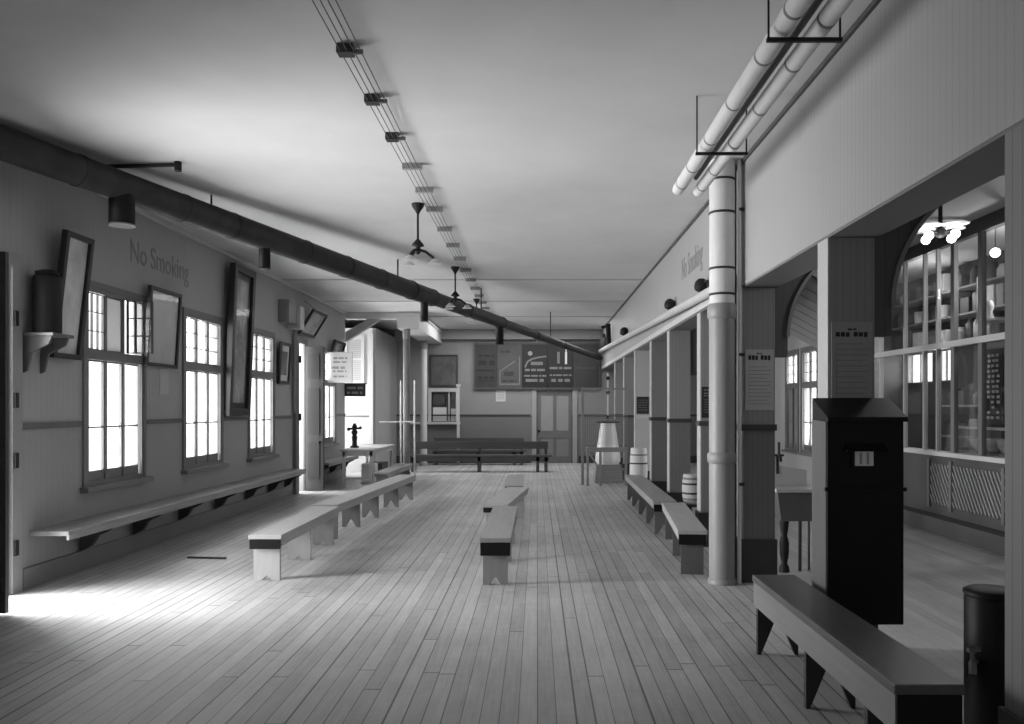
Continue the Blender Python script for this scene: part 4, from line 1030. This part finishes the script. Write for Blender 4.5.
# display case just inside the glass
t = thing('display_case', 'low glass-topped display case just inside the shop window', 'display case', (5.95, 10.2, 0))
obj('cabinet', MB().box(5.75, 6.2, 9.2, 11.0, 0, 1.12), M_sash, t)
obj('glass_box', MB().box(5.75, 6.2, 9.2, 11.0, 1.13, 1.42), M_shopglass, t)
ed = MB()
for yy in (9.2, 9.8, 10.4, 11.0): ed.box(5.74, 5.77, yy-.012, yy+.012, 1.12, 1.44)
ed.box(5.73, 5.78, 9.2, 11.0, 1.42, 1.45); ed.box(6.18, 6.22, 9.2, 11.0, 1.42, 1.45)
obj('edge_trim', ed, M_edge, t)
for k, (yy, m_) in enumerate(((9.45, 1), (9.75, 0), (10.1, 3), (10.42, 2), (10.75, 3))):
    o = obj('bowl', MB().lathe([(.05, 0), (.11, .06), (.13, .15), (.12, .15), (.06, .05)], (0, 0, 0), 16), M_goods[m_]); o.location = (5.95, yy, 1.131)
    tag(o, ['dark grey bowl at the near end of', 'black bowl second in', 'pale bowl at the middle of', 'mid grey bowl beside the pale one in', 'pale bowl at the far end of'][k] + ' the display case', 'bowl')
# string of cards hanging in the shop window
t = thing('card_string', 'dark board of small glinting cards hanging in the shop window', 'display', (5.8, 10.2, 1.6))
obj('backing', MB().box(5.82, 5.84, 10.0, 10.42, 1.454, 2.45), M_black, t)
mb = MB()
for k in range(13):
    for j in range(3):
        if rg.random() < .75:
            yy = 10.1+j*.1+rg.uniform(-.02, .02); z = 1.56+k*.066
            mb.box(5.808, 5.82, yy-.025, yy+.025, z, z+.035)
obj('cards', mb, M_goods[3], t)
t = thing('glass_shelf', 'small white shelf hung high in the shop window', 'shelf', (5.8, 10.2, 2.85))
obj('board', MB().box(5.7, 6.0, 9.95, 10.42, 2.80, 2.83), M_white, t)
obj('bracket', MB().tube([(5.72, 10.4, 2.8), (5.72, 10.4, 3.4)], .008, 6), M_edge, t)
o = tag(obj('vase', MB().lathe([(.05, 0), (.06, .03), (.035, .1), (.06, .16), (.05, .22), (.03, .25)], (0, 0, 0), 16), M_goods[3]), 'small pale vase on the white shelf in the shop window', 'vase'); o.location = (5.82, 10.3, 2.832)

# chandelier of four bulbs
qx, qy, qz = 3.63, 7.2, 3.28
t = thing('chandelier', 'lit four-bulb electrolier under milk glass in the side hall', 'lamp', (qx, qy, H))
obj('canopy', MB().lathe([(.02, -.1), (.07, -.03), (.075, 0)], (qx, qy, H-.001), 16), M_iron, t)
obj('rod', MB().tube([(qx, qy, H-.05), (qx, qy, qz)], .018, 10), M_iron, t)
obj('hub', MB().sphere((qx, qy, qz), .05), M_iron, t)
for k in range(4):
    a = .45+k*PI/2; c, s_ = math.cos(a), math.sin(a); rr = .15
    ar = obj('arm', MB().tube([(qx, qy, qz), (qx+rr*c, qy+rr*s_, qz+.0)], .012, 8), M_iron, t)
    obj('shade', MB().lathe([(.03, .025), (.08, .02), (.115, .0)], (qx+rr*c, qy+rr*s_, qz+.045), 18), M_shade, ar)
    obj('bulb', MB().sphere((qx+rr*c, qy+rr*s_, qz-.04), .04), M_bulb, ar)
t = thing('hanging_bulb', 'single lit bulb on a cord inside the shop', 'lamp', (5.9, 10.3, H))
obj('cord', MB().tube([(5.9, 10.3, H-.001), (5.9, 10.3, 3.75)], .006, 6), M_iron, t)
obj('bulb', MB().sphere((5.9, 10.3, 3.7), .06), M_bulbs, t)

# ------------------------------------------------------------------ bits on the floor
tag(base(obj('wood_splinter', MB().beam((-3.95, 9.05, .012), (-3.5, 9.0, .012), .03, .02), M_dkpaint), (-3.7, 9.02, 0)), 'thin dark stick lying on the floor before the left wall bench', 'stick')

# ------------------------------------------------------------------ outside and light
struct('ground', MB().box(-40, -6.7, -20, 50, -.4, -.1).box(7.5, 40, -20, 50, -.4, -.1).box(-6.7, -4.98, 5.0, 20, -.3, -.02), M_ground)
W = bpy.data.worlds.new('world'); S.world = W; W.use_nodes = True
bg = W.node_tree.nodes['Background']; bg.inputs[0].default_value = (1, 1, 1, 1); bg.inputs[1].default_value = 2.6

def area(name, loc, rot, sx, sy, p, spread=PI):
    l = bpy.data.lights.new(name, 'AREA'); l.shape = 'RECTANGLE'; l.size = sx; l.size_y = sy; l.energy = p; l.spread = spread
    o = bpy.data.objects.new(name, l); COL.objects.link(o); o.location = loc; o.rotation_euler = rot
    return o
LEFT = (0, -PI/2-.3, 0)      # emits toward +X and a little upward, as off pale ground
FLAT = (0, -PI/2, 0)
RIGHT = (0, PI/2+.3, 0)      # emits toward -X
WP = 330
for i, (a, b) in enumerate(LW):
    area('window_daylight', (XL-.95, (a+b)/2, 1.8), LEFT, 2.6, 1.7, WP*(1.4 if i == 3 else 1.))
area('doorway_daylight', (XL-.7, 6.95, 1.5), FLAT, 2.8, 1.5, 430, 2.1)
area('doorway_daylight', (XL-.5, 16.2, 1.6), FLAT, 2.8, .8, 70)
area('window_daylight', (-6.75, 20.8, 1.95), (0, -PI/2+.25, 0), 2.2, 1.3, 450)
for a, b in HW[:1]: area('window_daylight', (XH+.4, (a+b)/2, 1.85), RIGHT, 2.2, 1.4, 120)
area('window_daylight', (XH+.4, 17.55, 2.5), RIGHT, .8, .8, 50)
area('window_daylight', (7.4, 14.5, 2.45), RIGHT, .7, 1.9, 50)
# fill lamps added behind the camera and under the far ceiling to brighten the room
area('rear_fill', (-1.5, -2.8, 2.2), (PI/2+.4, 0, 0), 6, 2.4, 48)
area('hall_rear_fill', (4., -2.6, 2.2), (PI/2, 0, 0), 2, 2, 12)
area('far_ceiling_fill', (-.5, 22.6, H-.02), (0, 0, 0), 4.5, 2.0, 130)
def pt(loc, p, r=.08):
    l = bpy.data.lights.new('bulb_or_fill_light', 'POINT'); l.energy = p; l.shadow_soft_size = r
    o = bpy.data.objects.new('bulb_or_fill_light', l); COL.objects.link(o); o.location = loc
pt((qx, qy, qz-.25), 14)
pt((6.2, 10.1, 3.45), 45)
pt((6.3, 13., 3.5), 22)  # added fill inside the shop, no bulb hangs here
pt((6.3, 12.5, 2.3), 12)  # second added fill, to bring out the shop goods

S.view_settings.view_transform = 'Standard'
S.view_settings.look = 'None'
S.view_settings.exposure = 0.08
S.cycles.max_bounces = 8; S.cycles.diffuse_bounces = 6; S.cycles.transparent_max_bounces = 12
S.cycles.caustics_reflective = False; S.cycles.caustics_refractive = False
S.cycles.sample_clamp_indirect = 4.
